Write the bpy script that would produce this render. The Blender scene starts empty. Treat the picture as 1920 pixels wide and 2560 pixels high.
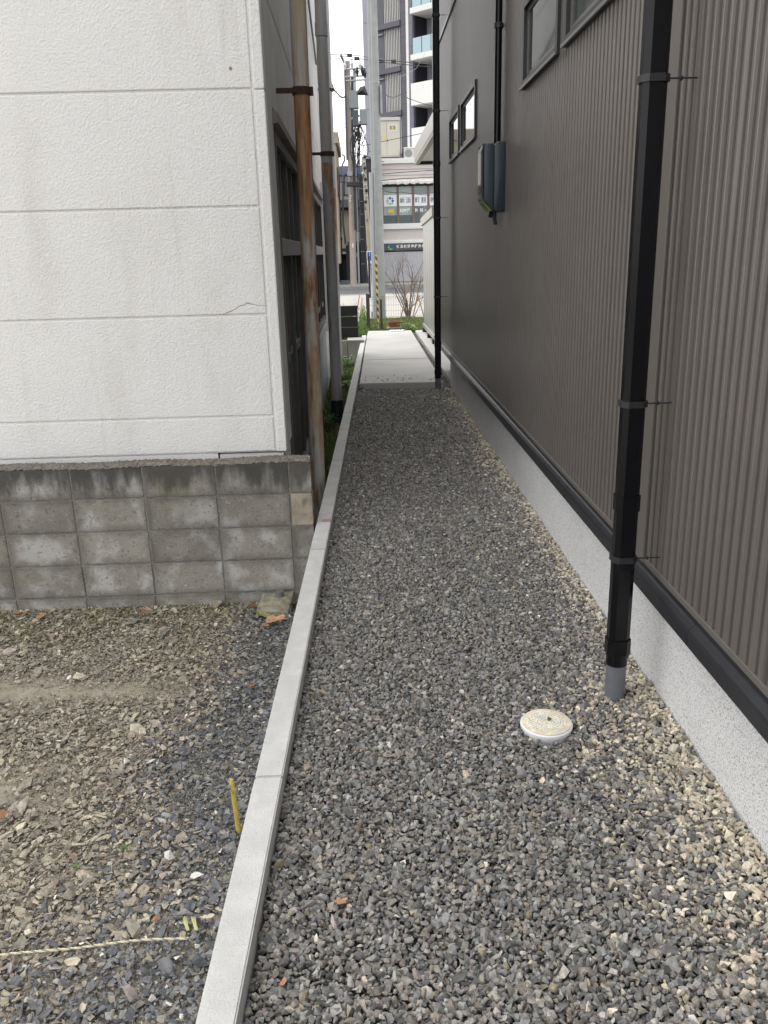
import bpy, bmesh, math, random
import numpy as np
from mathutils import Vector, Matrix

# ------------------------------------------------------------------ scene, camera, light
S = bpy.context.scene
C = S.collection
R = math.radians
random.seed(7); RNG = np.random.default_rng(11)
F_PX, H = 2080.0, 1.95
_d = np.array([1140 - 960, 7960 - 1280, F_PX]); _d = _d / np.linalg.norm(_d)
_hy = 1280 - (_d[0] * (902 - 960) + _d[2] * F_PX) / _d[1]
_f = np.array([902 - 960, _hy - 1280, F_PX]); _f -= _f.dot(_d) * _d; _f /= np.linalg.norm(_f)
_r = np.cross(_d, _f)
if _r[0] < 0: _r = -_r
WM = np.array([_r, _f, -_d])          # camera axes (x right, y down, z forward) to world

K, DROP = .787, .415      # alley side is scaled about the camera by K; the lot side lies DROP lower than it is written
LOT = set()

def lot(o):
    LOT.add(o.name); return o

def at(px, py, Y):
    """the point of the world at distance Y that the photograph shows at a pixel (1920 x 2560)"""
    v = WM @ np.array([px - 960, py - 1280, F_PX])
    return Vector((0, 0, H)) + Vector(v * (Y / v[1]))

def on_ground(px, py, z=0.0):
    v = WM @ np.array([px - 960, py - 1280, F_PX])
    return Vector((0, 0, H)) + Vector(v * ((z - H) / v[2]))

cam = bpy.data.cameras.new("camera"); camo = bpy.data.objects.new("camera", cam); C.objects.link(camo)
cam.sensor_fit = 'HORIZONTAL'; cam.sensor_width = 36; cam.lens = F_PX / 1920 * 36
cam.clip_start = .05; cam.clip_end = 2000
rt, dn, fw = Vector(WM[:, 0]), Vector(WM[:, 1]), Vector(WM[:, 2])
camo.matrix_world = Matrix(((rt.x, -dn.x, -fw.x, 0), (rt.y, -dn.y, -fw.y, 0), (rt.z, -dn.z, -fw.z, H - DROP), (0, 0, 0, 1)))
S.camera = camo

W = bpy.data.worlds.new("World"); S.world = W; W.use_nodes = True
nt = W.node_tree; nt.nodes.clear()
SUN_EL, SUN_AZ = 62, -35              # azimuth from +Y, negative is to the left
sky = nt.nodes.new('ShaderNodeTexSky'); sky.sky_type = 'NISHITA'; sky.sun_disc = False
sky.sun_elevation = R(SUN_EL); sky.sun_rotation = R(SUN_AZ); sky.air_density = 1.0; sky.dust_density = 4.0; sky.ozone_density = 1.0
hsv = nt.nodes.new('ShaderNodeHueSaturation'); hsv.inputs['Saturation'].default_value = .12
ovc = nt.nodes.new('ShaderNodeMixRGB'); ovc.inputs['Fac'].default_value = .55
tc = nt.nodes.new('ShaderNodeTexCoord'); cn = nt.nodes.new('ShaderNodeTexNoise')
cn.inputs['Scale'].default_value = 2.2; cn.inputs['Detail'].default_value = 5
cr = nt.nodes.new('ShaderNodeValToRGB')
cr.color_ramp.elements[0].position = .35; cr.color_ramp.elements[0].color = (8.9, 8.95, 9.1, 1)
cr.color_ramp.elements[1].position = .65; cr.color_ramp.elements[1].color = (11.2, 11.1, 11.05, 1)
bg = nt.nodes.new('ShaderNodeBackground'); bg.inputs['Strength'].default_value = .10
ow = nt.nodes.new('ShaderNodeOutputWorld')
L = nt.links.new
L(sky.outputs[0], hsv.inputs['Color']); L(hsv.outputs[0], ovc.inputs[1])
L(tc.outputs['Generated'], cn.inputs['Vector']); L(cn.outputs['Fac'], cr.inputs[0]); L(cr.outputs[0], ovc.inputs[2])
L(ovc.outputs[0], bg.inputs['Color']); L(bg.outputs[0], ow.inputs['Surface'])
sl = bpy.data.lights.new("sun", 'SUN'); so = bpy.data.objects.new("sun", sl); C.objects.link(so)
sl.energy = .45; sl.angle = R(40); sl.color = (1, .97, .92)
_el, _az = R(SUN_EL), R(SUN_AZ)
so.rotation_euler = Vector((math.sin(_az) * math.cos(_el), math.cos(_az) * math.cos(_el), math.sin(_el))).to_track_quat('Z', 'Y').to_euler()
vs = S.view_settings; S.display_settings.display_device = 'sRGB'
vs.view_transform = 'Standard'; vs.look = 'None'; vs.exposure = 1.42; vs.gamma = 1; vs.use_curve_mapping = False
S.render.engine = 'CYCLES'; S.cycles.max_bounces = 6; S.cycles.diffuse_bounces = 4; S.cycles.glossy_bounces = 3
S.cycles.use_denoising = True

# ------------------------------------------------------------------ materials
def mat(name, col, rough=.6, metal=0.0, spec=.5, noise=None, bump=None, coat=0.0, col2=None, stains=None):
    """noise=(scale, amount) shades the colour, bump=(scale, strength, detail), col2 mixes in by a second noise,
    stains: list of (colour, scale xyz, lo, hi, fac)"""
    m = bpy.data.materials.new(name); m.use_nodes = True
    t = m.node_tree; b = t.nodes['Principled BSDF']; k = t.links.new
    b.inputs['Roughness'].default_value = rough; b.inputs['Metallic'].default_value = metal
    b.inputs['Specular IOR Level'].default_value = spec; b.inputs['Coat Weight'].default_value = coat
    b.inputs['Base Color'].default_value = (*col, 1)
    g = t.nodes.new('ShaderNodeTexCoord')
    cur = None
    def noisetex(scale, det=4, sc3=None, rgh=.55):
        n = t.nodes.new('ShaderNodeTexNoise'); n.inputs['Scale'].default_value = scale; n.inputs['Detail'].default_value = det
        n.inputs['Roughness'].default_value = rgh
        if sc3:
            mp = t.nodes.new('ShaderNodeMapping'); mp.inputs['Scale'].default_value = sc3
            k(g.outputs['Object'], mp.inputs['Vector']); k(mp.outputs[0], n.inputs['Vector'])
        else: k(g.outputs['Object'], n.inputs['Vector'])
        return n
    def setc(sock):
        k(sock, b.inputs['Base Color'])
    base = t.nodes.new('ShaderNodeRGB'); base.outputs[0].default_value = (*col, 1); cur = base.outputs[0]
    if noise:
        n = noisetex(noise[0], 6); mr = t.nodes.new('ShaderNodeMapRange')
        mr.inputs['From Min'].default_value = .3; mr.inputs['From Max'].default_value = .7
        mr.inputs['To Min'].default_value = 1 - noise[1]; mr.inputs['To Max'].default_value = 1 + noise[1]
        k(n.outputs['Fac'], mr.inputs['Value'])
        mx = t.nodes.new('ShaderNodeVectorMath'); mx.operation = 'SCALE'; k(cur, mx.inputs[0]); k(mr.outputs[0], mx.inputs['Scale']); cur = mx.outputs[0]
    for (c2, sc, lo, hi, fac) in (stains or []):
        n = noisetex(1.0, 6, sc); mr = t.nodes.new('ShaderNodeMapRange'); mr.interpolation_type = 'SMOOTHSTEP'
        mr.inputs['From Min'].default_value = lo; mr.inputs['From Max'].default_value = hi; mr.inputs['To Max'].default_value = fac
        k(n.outputs['Fac'], mr.inputs['Value'])
        mx = t.nodes.new('ShaderNodeMixRGB'); k(mr.outputs[0], mx.inputs['Fac']); k(cur, mx.inputs[1]); mx.inputs[2].default_value = (*c2, 1); cur = mx.outputs[0]
    setc(cur)
    if bump:
        n = noisetex(bump[0], bump[2] if len(bump) > 2 else 3); bp = t.nodes.new('ShaderNodeBump')
        bp.inputs['Strength'].default_value = bump[1]; bp.inputs['Distance'].default_value = bump[3] if len(bump) > 3 else .01
        k(n.outputs['Fac'], bp.inputs['Height']); k(bp.outputs[0], b.inputs['Normal'])
    m['cur'] = 0
    return m

M = {}
M['siding'] = mat('brown_steel_siding', (.185, .168, .156), .36, .38, .5, noise=(3, .05), bump=(400, .03), stains=[((.20, .185, .17), (1.5, 1.5, .35), .5, .72, .5)])
M['siding_trim'] = mat('brown_steel_trim', (.170, .155, .144), .40, .3, .5)
M['black_trim'] = mat('charcoal_vinyl', (.018, .019, .024), .38, 0, .5, noise=(8, .15))
M['pipe_black'] = mat('gloss_black_pipe', (.004, .004, .006), .24, 0, .28, noise=(30, .3))
M['clip'] = mat('dark_clip', (.02, .02, .022), .4)
M['vu'] = mat('grey_pvc', (.14, .145, .17), .4, noise=(20, .08))
M['white_pvc'] = mat('white_pvc', (.72, .73, .76), .35)
M['granite'] = mat('speckled_plinth', (.72, .72, .715), .8, noise=(2.5, .06), bump=(350, .5, 2, .002),
                   stains=[((.20, .20, .21), (175, 175, 175), .53, .60, .8), ((.84, .84, .84), (200, 200, 200), .54, .62, .8)])
M['frame'] = mat('dark_window_frame', (.022, .024, .026), .4)
M['glass'] = mat('window_glass', (.05, .06, .058), .04, 0, .5)
M['interior'] = mat('dark_interior', (.03, .03, .03), .9)
M['stucco'] = mat('white_stucco', (.79, .785, .77), .85, noise=(1.4, .03), bump=(85, .85, 4, .0065),
                  stains=[((.64, .625, .60), (3.2, 3.2, .9), .50, .74, .5), ((.60, .585, .55), (14, 14, .7), .58, .74, .35), ((.82, .82, .81), (30, 30, 30), .55, .7, .4)])
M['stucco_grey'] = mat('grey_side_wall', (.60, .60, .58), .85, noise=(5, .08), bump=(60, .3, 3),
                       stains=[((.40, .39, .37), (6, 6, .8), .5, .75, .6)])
M['oldwood'] = mat('weathered_hood', (.22, .205, .185), .9, noise=(12, .2), bump=(50, .3))
M['alu'] = mat('old_aluminium', (.30, .30, .29), .55, .25, .5, noise=(9, .12), stains=[((.13, .08, .05), (25, 25, 4), .6, .72, .7)])
M['darkframe'] = mat('dark_old_frame', (.09, .092, .09), .6, noise=(9, .15), stains=[((.11, .05, .03), (20, 20, 3), .56, .66, .8)])
M['smoke'] = mat('smoked_pane', (.035, .04, .04), .12, 0, .6)
M['kerb'] = mat('kerb_concrete', (.52, .52, .505), .85, noise=(9, .10), bump=(140, .6, 5, .004),
                stains=[((.66, .66, .64), (7, 5, 7), .55, .7, .5), ((.25, .25, .235), (160, 160, 160), .62, .68, .6)])
M['slab'] = mat('path_concrete', (.47, .46, .445), .85, noise=(1.6, .10), bump=(150, .15, 4, .003), stains=[((.40, .395, .38), (2, 9, 2), .5, .7, .5)])
M['concrete'] = mat('old_concrete', (.30, .29, .26), .9, noise=(4, .15), bump=(60, .4), stains=[((.14, .14, .12), (3, 3, 1.2), .5, .7, .6)])
M['pole'] = mat('pole_concrete', (.34, .35, .35), .8, noise=(5, .10), bump=(90, .2), stains=[((.24, .24, .24), (6, 6, 1), .5, .7, .6)])
M['pole2'] = mat('pole_concrete_brown', (.36, .30, .26), .8, noise=(2, .12), stains=[((.34, .32, .29), (2, 2, .5), .45, .6, .8)])
M['beigepole'] = mat('beige_stay', (.38, .35, .27), .7, noise=(4, .1), stains=[((.10, .10, .08), (9, 9, 5), .55, .63, .8)])
M['rust'] = None
M['lid'] = None
M['shed'] = mat('galvanised_shed', (.42, .41, .385), .28, .6, .5, noise=(2, .05))
M['cream'] = mat('cream_plaster', (.62, .585, .49), .85, noise=(1, .05))
M['beige'] = mat('beige_plaster', (.36, .31, .24), .85, noise=(1.5, .1), stains=[((.22, .20, .17), (1.5, 1.5, .4), .5, .7, .5)])
M['pinkwhite'] = mat('pale_pink_plaster', (.60, .55, .53), .85, noise=(1, .04), stains=[((.42, .38, .37), (.8, .8, 3), .55, .7, .4)])
M['offwhite'] = mat('off_white_paint', (.74, .73, .71), .7, noise=(1, .03))
M['brown'] = mat('brown_mullion', (.19, .12, .09), .6)
M['dark'] = mat('near_black', (.013, .014, .02), .5)
M['purpleblack'] = mat('purple_black_panel', (.035, .033, .045), .5, noise=(1, .1))
M['shopglass'] = mat('shop_glass', (.11, .135, .14), .05, 0, .8, coat=.5)
M['paleglass'] = mat('pale_green_glass', (.30, .36, .34), .1, 0, .6, noise=(.6, .2))
M['balglass'] = mat('pale_blue_glass', (.34, .47, .52), .12, 0, .8)
M['towerdark'] = mat('tower_dark_tile', (.085, .083, .105), .5, noise=(.7, .08), bump=(2, .05))
M['towergrey'] = mat('tower_grey_panel', (.27, .27, .31), .6, noise=(.5, .04))
M['louver'] = mat('pale_louver', (.55, .54, .52), .4, .2)
M['shutter'] = mat('shutter_steel', (.48, .48, .51), .45, .2)
M['cabinet'] = mat('cabinet_paint', (.50, .48, .42), .6)
M['red'] = mat('red_print', (.55, .05, .05), .6); M['yellow'] = mat('yellow_print', (.75, .48, .05), .55)
M['yellow_old'] = mat('faded_yellow_wood', (.47, .37, .09), .7, noise=(40, .25), stains=[((.14, .11, .04), (60, 60, 20), .58, .68, .8)])
M['black'] = mat('black_paint', (.02, .02, .022), .5)
M['blue'] = mat('blue_print', (.03, .08, .45), .5); M['green'] = mat('green_print', (.25, .52, .10), .5); M['sky_blue'] = mat('light_blue_print', (.05, .30, .62), .5)
M['grey_text'] = mat('grey_print', (.16, .17, .20), .6); M['white_text'] = mat('white_print', (.85, .85, .85), .6)
M['sign_white'] = mat('sign_white', (.80, .81, .85), .5); M['sign_dark'] = mat('sign_charcoal', (.07, .075, .085), .5)
M['wire'] = mat('black_wire', (.02, .02, .024), .5); M['grey_steel'] = mat('galvanised_steel', (.36, .38, .39), .45, .5)
M['xfmr'] = mat('transformer_grey', (.20, .22, .23), .5)
M['insul'] = mat('porcelain', (.55, .56, .58), .3)
M['meter'] = mat('blue_grey_meter_case', (.028, .040, .052), .32, 0, .5, noise=(3, .05))
M['clear'] = mat('meter_window', (.36, .35, .30), .1, 0, .8)
M['bark'] = mat('shrub_bark', (.17, .13, .11), .9, noise=(8, .2)); M['cane'] = mat('bamboo_stake', (.33, .24, .17), .8, noise=(6, .15))
M['terracotta'] = mat('terracotta_plastic', (.28, .08, .045), .6)
M['leafgreen'] = mat('weed_leaf', (.08, .16, .035), .6, noise=(4, .3)); M['leafpale'] = mat('pale_weed_leaf', (.16, .22, .07), .6, noise=(4, .3))
M['grass'] = mat('grass_blade', (.095, .155, .035), .7, noise=(3, .35)); M['lawn'] = mat('lawn_ground', (.13, .17, .05), .95, noise=(2, .3), bump=(40, .5))
M['deadleaf'] = mat('brown_dead_leaf', (.26, .12, .06), .7, noise=(40, .3)); M['deadleaf2'] = mat('orange_dead_leaf', (.42, .23, .13), .7, noise=(40, .3))
M['deadleaf3'] = mat('olive_dead_leaf', (.26, .26, .10), .7, noise=(40, .3)); M['paleleaf'] = mat('pale_dead_leaf', (.60, .53, .42), .7, noise=(30, .2))
M['rope_y'] = mat('rope_yellow_strand', (.66, .60, .43), .8); M['rope_k'] = mat('rope_grey_strand', (.30, .29, .26), .8)
M['paper'] = mat('crumpled_paper', (.74, .78, .86), .8)
M['asphalt'] = mat('asphalt', (.075, .075, .082), .9, noise=(3, .1), bump=(60, .3)); M['paving'] = mat('pale_paving', (.36, .345, .315), .9, noise=(1.2, .1), stains=[((.25, .24, .21), (1.2, 1.2, 1.2), .5, .7, .5)])
M['dirt'] = mat('dark_soil', (.055, .048, .038), .95, noise=(9, .3), bump=(70, .8))
M['gravel_bed'] = mat('gravel_fines', (.055, .053, .05), .95, noise=(20, .3), bump=(220, .8, 4, .01))
M['lot_bed'] = mat('lot_fines', (.42, .375, .295), .95, noise=(14, .25), bump=(260, .9, 5, .01),
                   stains=[((.34, .295, .215), (1.8, 3.6, 1), .56, .66, .9)])
M['tile'] = mat('black_ribbed_tile', (.022, .021, .022), .45, noise=(9, .2))
M['mortar'] = mat('old_mortar', (.20, .19, .17), .95, noise=(20, .25), bump=(90, .6))
M['red_tape'] = mat('faded_red_tape', (.42, .22, .20), .7)

def block_material():
    m = mat('weathered_block', (.25, .236, .205), .95, noise=(7, .16), bump=(130, 1.0, 6, .006),
            stains=[((.42, .415, .395), (5.5, 5.5, 4.5), .47, .62, .8), ((.42, .41, .39), (70, 70, 70), .60, .66, .5), ((.10, .098, .09), (55, 55, 55), .58, .66, .6), ((.19, .18, .12), (3, 3, 3), .56, .7, .5)])
    t = m.node_tree; b = t.nodes['Principled BSDF']; k = t.links.new
    cur = b.inputs['Base Color'].links[0].from_socket
    geo = t.nodes.new('ShaderNodeTexCoord'); sx = t.nodes.new('ShaderNodeSeparateXYZ'); k(geo.outputs['Object'], sx.inputs[0])
    # run-off grime below the top of the wall, with ragged edge, and along each course
    n = t.nodes.new('ShaderNodeTexNoise'); n.inputs['Scale'].default_value = 1; n.inputs['Detail'].default_value = 7; n.inputs['Roughness'].default_value = .62
    mp = t.nodes.new('ShaderNodeMapping'); mp.inputs['Scale'].default_value = (11, 11, 3.2); k(geo.outputs['Object'], mp.inputs[0]); k(mp.outputs[0], n.inputs['Vector'])
    a = t.nodes.new('ShaderNodeMath'); a.operation = 'MULTIPLY_ADD'; k(n.outputs['Fac'], a.inputs[0]); a.inputs[1].default_value = .55; k(sx.outputs['Z'], a.inputs[2])
    mr = t.nodes.new('ShaderNodeMapRange'); mr.interpolation_type = 'SMOOTHSTEP'; k(a.outputs[0], mr.inputs['Value'])
    mr.inputs['From Min'].default_value = .93; mr.inputs['From Max'].default_value = 1.10; mr.inputs['To Max'].default_value = .9
    mx = t.nodes.new('ShaderNodeMixRGB'); k(mr.outputs[0], mx.inputs[0]); k(cur, mx.inputs[1]); mx.inputs[2].default_value = (.058, .055, .05, 1)
    def math_(op, a_, b_=None, c_=None):
        q = t.nodes.new('ShaderNodeMath'); q.operation = op
        for i_, v_ in enumerate((a_, b_, c_)):
            if v_ is None: continue
            if isinstance(v_, (int, float)): q.inputs[i_].default_value = v_
            else: k(v_, q.inputs[i_])
        return q.outputs[0]
    def edge(sock, off, period):     # distance in metres to the nearest joint
        fr_ = math_('FRACT', math_('MULTIPLY_ADD', sock, 1 / period, off / period)); return math_('MULTIPLY', math_('MINIMUM', fr_, math_('SUBTRACT', 1.0, fr_)), period)
    dist_ = math_('MINIMUM', edge(sx.outputs['X'], .447 + .409 * 20, .4095), edge(sx.outputs['Z'], 2 * .198 - .070, .1985))
    n2 = t.nodes.new('ShaderNodeTexNoise'); n2.inputs['Scale'].default_value = 7; n2.inputs['Detail'].default_value = 9; n2.inputs['Roughness'].default_value = .7
    k(geo.outputs['Object'], n2.inputs['Vector'])
    m2 = t.nodes.new('ShaderNodeMapRange'); m2.interpolation_type = 'SMOOTHSTEP'; k(math_('MULTIPLY_ADD', n2.outputs['Fac'], -.17, dist_), m2.inputs['Value'])
    m2.inputs['From Min'].default_value = -.095; m2.inputs['From Max'].default_value = -.030; m2.inputs['To Min'].default_value = .62; m2.inputs['To Max'].default_value = 0
    mx2 = t.nodes.new('ShaderNodeMixRGB'); k(m2.outputs[0], mx2.inputs[0]); k(mx.outputs[0], mx2.inputs[1]); mx2.inputs[2].default_value = (.095, .09, .076, 1)
    # a little variation from block to block
    oi = t.nodes.new('ShaderNodeObjectInfo'); m3 = t.nodes.new('ShaderNodeMapRange'); k(oi.outputs['Random'], m3.inputs['Value'])
    m3.inputs['To Min'].default_value = .86; m3.inputs['To Max'].default_value = 1.2
    v = t.nodes.new('ShaderNodeVectorMath'); v.operation = 'SCALE'; k(mx2.outputs[0], v.inputs[0]); k(m3.outputs[0], v.inputs['Scale'])
    k(v.outputs[0], b.inputs['Base Color'])
    return m
M['block'] = block_material()
M['cap'] = mat('rough_mortar_cap', (.20, .18, .155), .95, noise=(25, .35), bump=(140, 1.0, 5, .01), stains=[((.36, .34, .31), (90, 90, 90), .62, .68, .8)])

def rust_material(name, paint, rust_hi, seedoff, lo, hi, tanfac=.75):
    m = bpy.data.materials.new(name); m.use_nodes = True
    t = m.node_tree; b = t.nodes['Principled BSDF']; k = t.links.new
    geo = t.nodes.new('ShaderNodeTexCoord')
    def nz(sc, det, off=0, rgh=.6):
        mp = t.nodes.new('ShaderNodeMapping'); mp.inputs['Scale'].default_value = sc; mp.inputs['Location'].default_value = (off, off * .7, off * .3)
        k(geo.outputs['Object'], mp.inputs[0]); n = t.nodes.new('ShaderNodeTexNoise'); n.inputs['Scale'].default_value = 1; n.inputs['Detail'].default_value = det
        n.inputs['Roughness'].default_value = rgh; k(mp.outputs[0], n.inputs['Vector']); return n.outputs['Fac']
    def ramp(sock, stops):
        r = t.nodes.new('ShaderNodeValToRGB'); e = r.color_ramp.elements
        e[0].position, e[0].color = stops[0][0], (*stops[0][1], 1); e[1].position, e[1].color = stops[1][0], (*stops[1][1], 1)
        for p, c in stops[2:]:
            q = e.new(p); q.color = (*c, 1)
        k(sock, r.inputs[0]); return r.outputs[0]
    def mr(sock, a, b_, c=0, d=1):
        x = t.nodes.new('ShaderNodeMapRange'); x.interpolation_type = 'SMOOTHSTEP'; k(sock, x.inputs['Value'])
        x.inputs['From Min'].default_value = a; x.inputs['From Max'].default_value = b_; x.inputs['To Min'].default_value = c; x.inputs['To Max'].default_value = d; return x.outputs[0]
    def mix(f, a, b_):
        x = t.nodes.new('ShaderNodeMixRGB'); k(f, x.inputs[0]); k(a, x.inputs[1]); k(b_, x.inputs[2]); return x.outputs[0]
    pc = ramp(nz((18, 18, 3), 4, seedoff), [(.3, (paint[0] * .8, paint[1] * .8, paint[2] * .8)), (.7, paint)])
    rc = ramp(nz((30, 30, 5), 6, seedoff + 3), [(.3, (.075, .030, .016)), (.52, rust_hi), (.72, (.40, .25, .12))])
    big = nz((9, 9, 1.5), 7, seedoff + 6, .68)
    # rust runs down from the strap: more of it just below z = strap
    sx = t.nodes.new('ShaderNodeSeparateXYZ'); k(geo.outputs['Object'], sx.inputs[0])
    zz = mr(sx.outputs['Z'], 1.9, 2.85, 0, .13)
    up = mr(sx.outputs['Z'], 2.86, 2.90, 0, -.22)
    a1 = t.nodes.new('ShaderNodeMath'); k(big, a1.inputs[0]); k(zz, a1.inputs[1]); a2 = t.nodes.new('ShaderNodeMath'); k(a1.outputs[0], a2.inputs[0]); k(up, a2.inputs[1])
    c = mix(mr(a2.outputs[0], lo, hi), pc, rc)
    st = mr(nz((16, 16, 1.1), 5, seedoff + 9), .46, .62, 0, tanfac)
    tan = t.nodes.new('ShaderNodeRGB'); tan.outputs[0].default_value = (.42, .29, .15, 1)
    c = mix(st, c, tan.outputs[0])
    k(c, b.inputs['Base Color']); b.inputs['Roughness'].default_value = .62
    bp = t.nodes.new('ShaderNodeBump'); bp.inputs['Strength'].default_value = .5; bp.inputs['Distance'].default_value = .003
    k(a2.outputs[0], bp.inputs['Height']); k(bp.outputs[0], b.inputs['Normal'])
    return m
M['rust'] = rust_material('rusted_pipe_paint', (.47, .47, .45), (.31, .15, .07), 0, .47, .60)
M['rust2'] = rust_material('grey_pipe_paint', (.42, .43, .445), (.30, .16, .085), 21, .56, .67, .38)
M['strap'] = mat('rusty_strap', (.05, .02, .013), .8, noise=(60, .4))

# ------------------------------------------------------------------ helpers
def box(bm, x0, x1, y0, y1, z0, z1, bevel=0.0):
    vs_ = [bm.verts.new((x, y, z)) for x in (x0, x1) for y in (y0, y1) for z in (z0, z1)]
    f = [(0, 1, 3, 2), (4, 6, 7, 5), (0, 4, 5, 1), (2, 3, 7, 6), (0, 2, 6, 4), (1, 5, 7, 3)]
    fs = [bm.faces.new([vs_[i] for i in q]) for q in f]
    if bevel > 0:
        es = list({e for fc in fs for e in fc.edges})
        bmesh.ops.bevel(bm, geom=es, offset=bevel, segments=2, profile=.6, affect='EDGES')
    return bm

def hull(bm, pts):
    v = [bm.verts.new(p) for p in pts]
    bmesh.ops.convex_hull(bm, input=v)
    bmesh.ops.dissolve_limit(bm, angle_limit=R(1), verts=bm.verts[:], edges=bm.edges[:])

def tube(bm, pts, r, n=8, cap=True, rot=0.0):
    pts = [Vector(p) for p in pts]
    rr = r if isinstance(r, (list, tuple)) else [r] * len(pts)
    rings = []
    up = None
    for i, p in enumerate(pts):
        d = (pts[min(i + 1, len(pts) - 1)] - pts[max(i - 1, 0)]).normalized()
        if up is None: up = Vector((1, 0, 0)) if abs(d.z) > .9 else Vector((0, 0, 1))
        a = (up - d * up.dot(d)).normalized(); b = d.cross(a); up = a
        rings.append([bm.verts.new(p + (a * math.cos(t) + b * math.sin(t)) * rr[i]) for t in [rot + 2 * math.pi * j / n for j in range(n)]])
    for a, b in zip(rings[:-1], rings[1:]):
        for j in range(n): bm.faces.new((a[j], a[(j + 1) % n], b[(j + 1) % n], b[j]))
    if cap:
        bm.faces.new(rings[0][::-1]); bm.faces.new(rings[-1])
    return bm

def NB(): return bmesh.new()

def obj(name, bm, m, parent=None, smooth=False, label=None, kind=None):
    me = bpy.data.meshes.new(name)
    if isinstance(bm, bmesh.types.BMesh):
        bmesh.ops.recalc_face_normals(bm, faces=bm.faces[:])
        bm.to_mesh(me); bm.free()
    else: me = bm
    for mm in (m if isinstance(m, (list, tuple)) else [m]): me.materials.append(mm)
    if smooth:
        me.polygons.foreach_set('use_smooth', [True] * len(me.polygons))
        me.set_sharp_from_angle(angle=R(35))
    o = bpy.data.objects.new(name, me); C.objects.link(o)
    if parent is not None: adopt(o, parent)
    if label: o['label'] = label
    if kind: o['kind'] = kind
    return o

def adopt(o, parent):
    """parent a mesh whose vertices are already in world coordinates"""
    o.parent = parent
    if parent.parent is None and parent.type == 'EMPTY':
        o.matrix_parent_inverse = Matrix.LocRotScale(parent.location, parent.rotation_euler, parent.scale).inverted()

def thing(name, loc, label, cat, group=None):
    o = bpy.data.objects.new(name, None); C.objects.link(o); o.location = loc; o.empty_display_size = .1
    o['label'] = label; o['category'] = cat
    if group: o['group'] = group
    return o

def tag(o, label, cat, group=None):
    o['label'] = label; o['category'] = cat
    if group: o['group'] = group
    return o

def bbox(name, m, parent, x0, x1, y0, y1, z0, z1, bevel=0.0, **kw):
    return obj(name, box(NB(), x0, x1, y0, y1, z0, z1, bevel), m, parent, **kw)

def text(name, body, size, m, parent, loc, rot=(R(90), 0, 0), sx=1.0, depth=.004, thick=0.0, mw=None):
    cu = bpy.data.curves.new(name, 'FONT'); cu.body = body; cu.size = size; cu.extrude = depth; cu.offset = thick
    cu.align_x = 'CENTER'; cu.align_y = 'CENTER'; cu.materials.append(m)
    o = bpy.data.objects.new(name, cu); C.objects.link(o)
    o.location = loc; o.rotation_euler = rot; o.scale = (sx, 1, 1)
    bpy.context.view_layer.update()
    dg = bpy.context.evaluated_depsgraph_get()
    me = bpy.data.meshes.new_from_object(o.evaluated_get(dg)); me.transform(o.matrix_world)
    bpy.data.objects.remove(o); bpy.data.curves.remove(cu)
    if not me.materials: me.materials.append(m)
    o = bpy.data.objects.new(name, me); C.objects.link(o)
    if parent is not None: adopt(o, parent)
    return o

# ------------------------------------------------------------------ setting: ground
def sheet(name, x0, x1, y0, y1, z, m, n=1, kind='structure', zf=None):
    bm = NB(); nx = n; ny = n
    g = [[bm.verts.new((x0 + (x1 - x0) * i / nx, y0 + (y1 - y0) * j / ny, z if zf is None else zf(x0 + (x1 - x0) * i / nx, y0 + (y1 - y0) * j / ny))) for j in range(ny + 1)] for i in range(nx + 1)]
    for i in range(nx):
        for j in range(ny): bm.faces.new((g[i][j], g[i + 1][j], g[i + 1][j + 1], g[i][j + 1]))
    return obj(name, bm, m, kind=kind)
def kx(y): return -.385 + .0245 * (y - 1.65)          # right edge of the kerb along the alley
def kl(y): return K * kx(y / K) - K * .104               # left edge of the kerb as scaled about the camera, for the lot side
KW = .104
sheet('ground', -300, 300, -200, 500, -.72, M['dirt'])
def quad(name, pts, m):
    bm = NB(); bm.faces.new([bm.verts.new(p) for p in pts]); return obj(name, bm, m, kind='structure')
quad('gravel_bed', [(kx(-4) - .02, -4, -.022), (9, -4, -.022), (9, 21.2, -.022), (kx(21.2) - .02, 21.2, -.022)], M['gravel_bed'])
lot(quad('gravel_lot_ground', [(-12, -4, -.016), (kl(-4) + .03, -4, -.016), (kl(4.7) + .03, 4.7, -.016), (-12, 4.7, -.016)], M['lot_bed']))
lot(quad('side_yard_soil', [(-1.6, 4.71, .055), (kl(4.7) + .03, 4.71, .055), (kl(15) + .03, 15, .055), (-1.6, 15, .055)], M['dirt']))
sheet('verge_ground', -8, 9, 21.2, 26.3, -.012, M['lawn'])
sheet('forecourt', -.1, 30, 26.3, 42.6, -.004, M['paving'])
sheet('gravel_yard', -12, -.1, 26.3, 42.6, -.008, M['paving'])
sheet('road', -80, 80, 42.6, 52.3, 0.0, M['asphalt'])
sheet('road_edge_line', -80, 80, 43.1, 43.25, .004, M['offwhite'])
sheet('road_far_line', -80, 80, 50.9, 51.05, .004, M['offwhite'])
obj('pavement', box(NB(), -80, 80, 52.3, 56.4, -.3, .12, .02), M['concrete'], kind='structure')
sheet('far_ground', -120, 120, 56.4, 160, -.01, M['concrete'])

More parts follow.
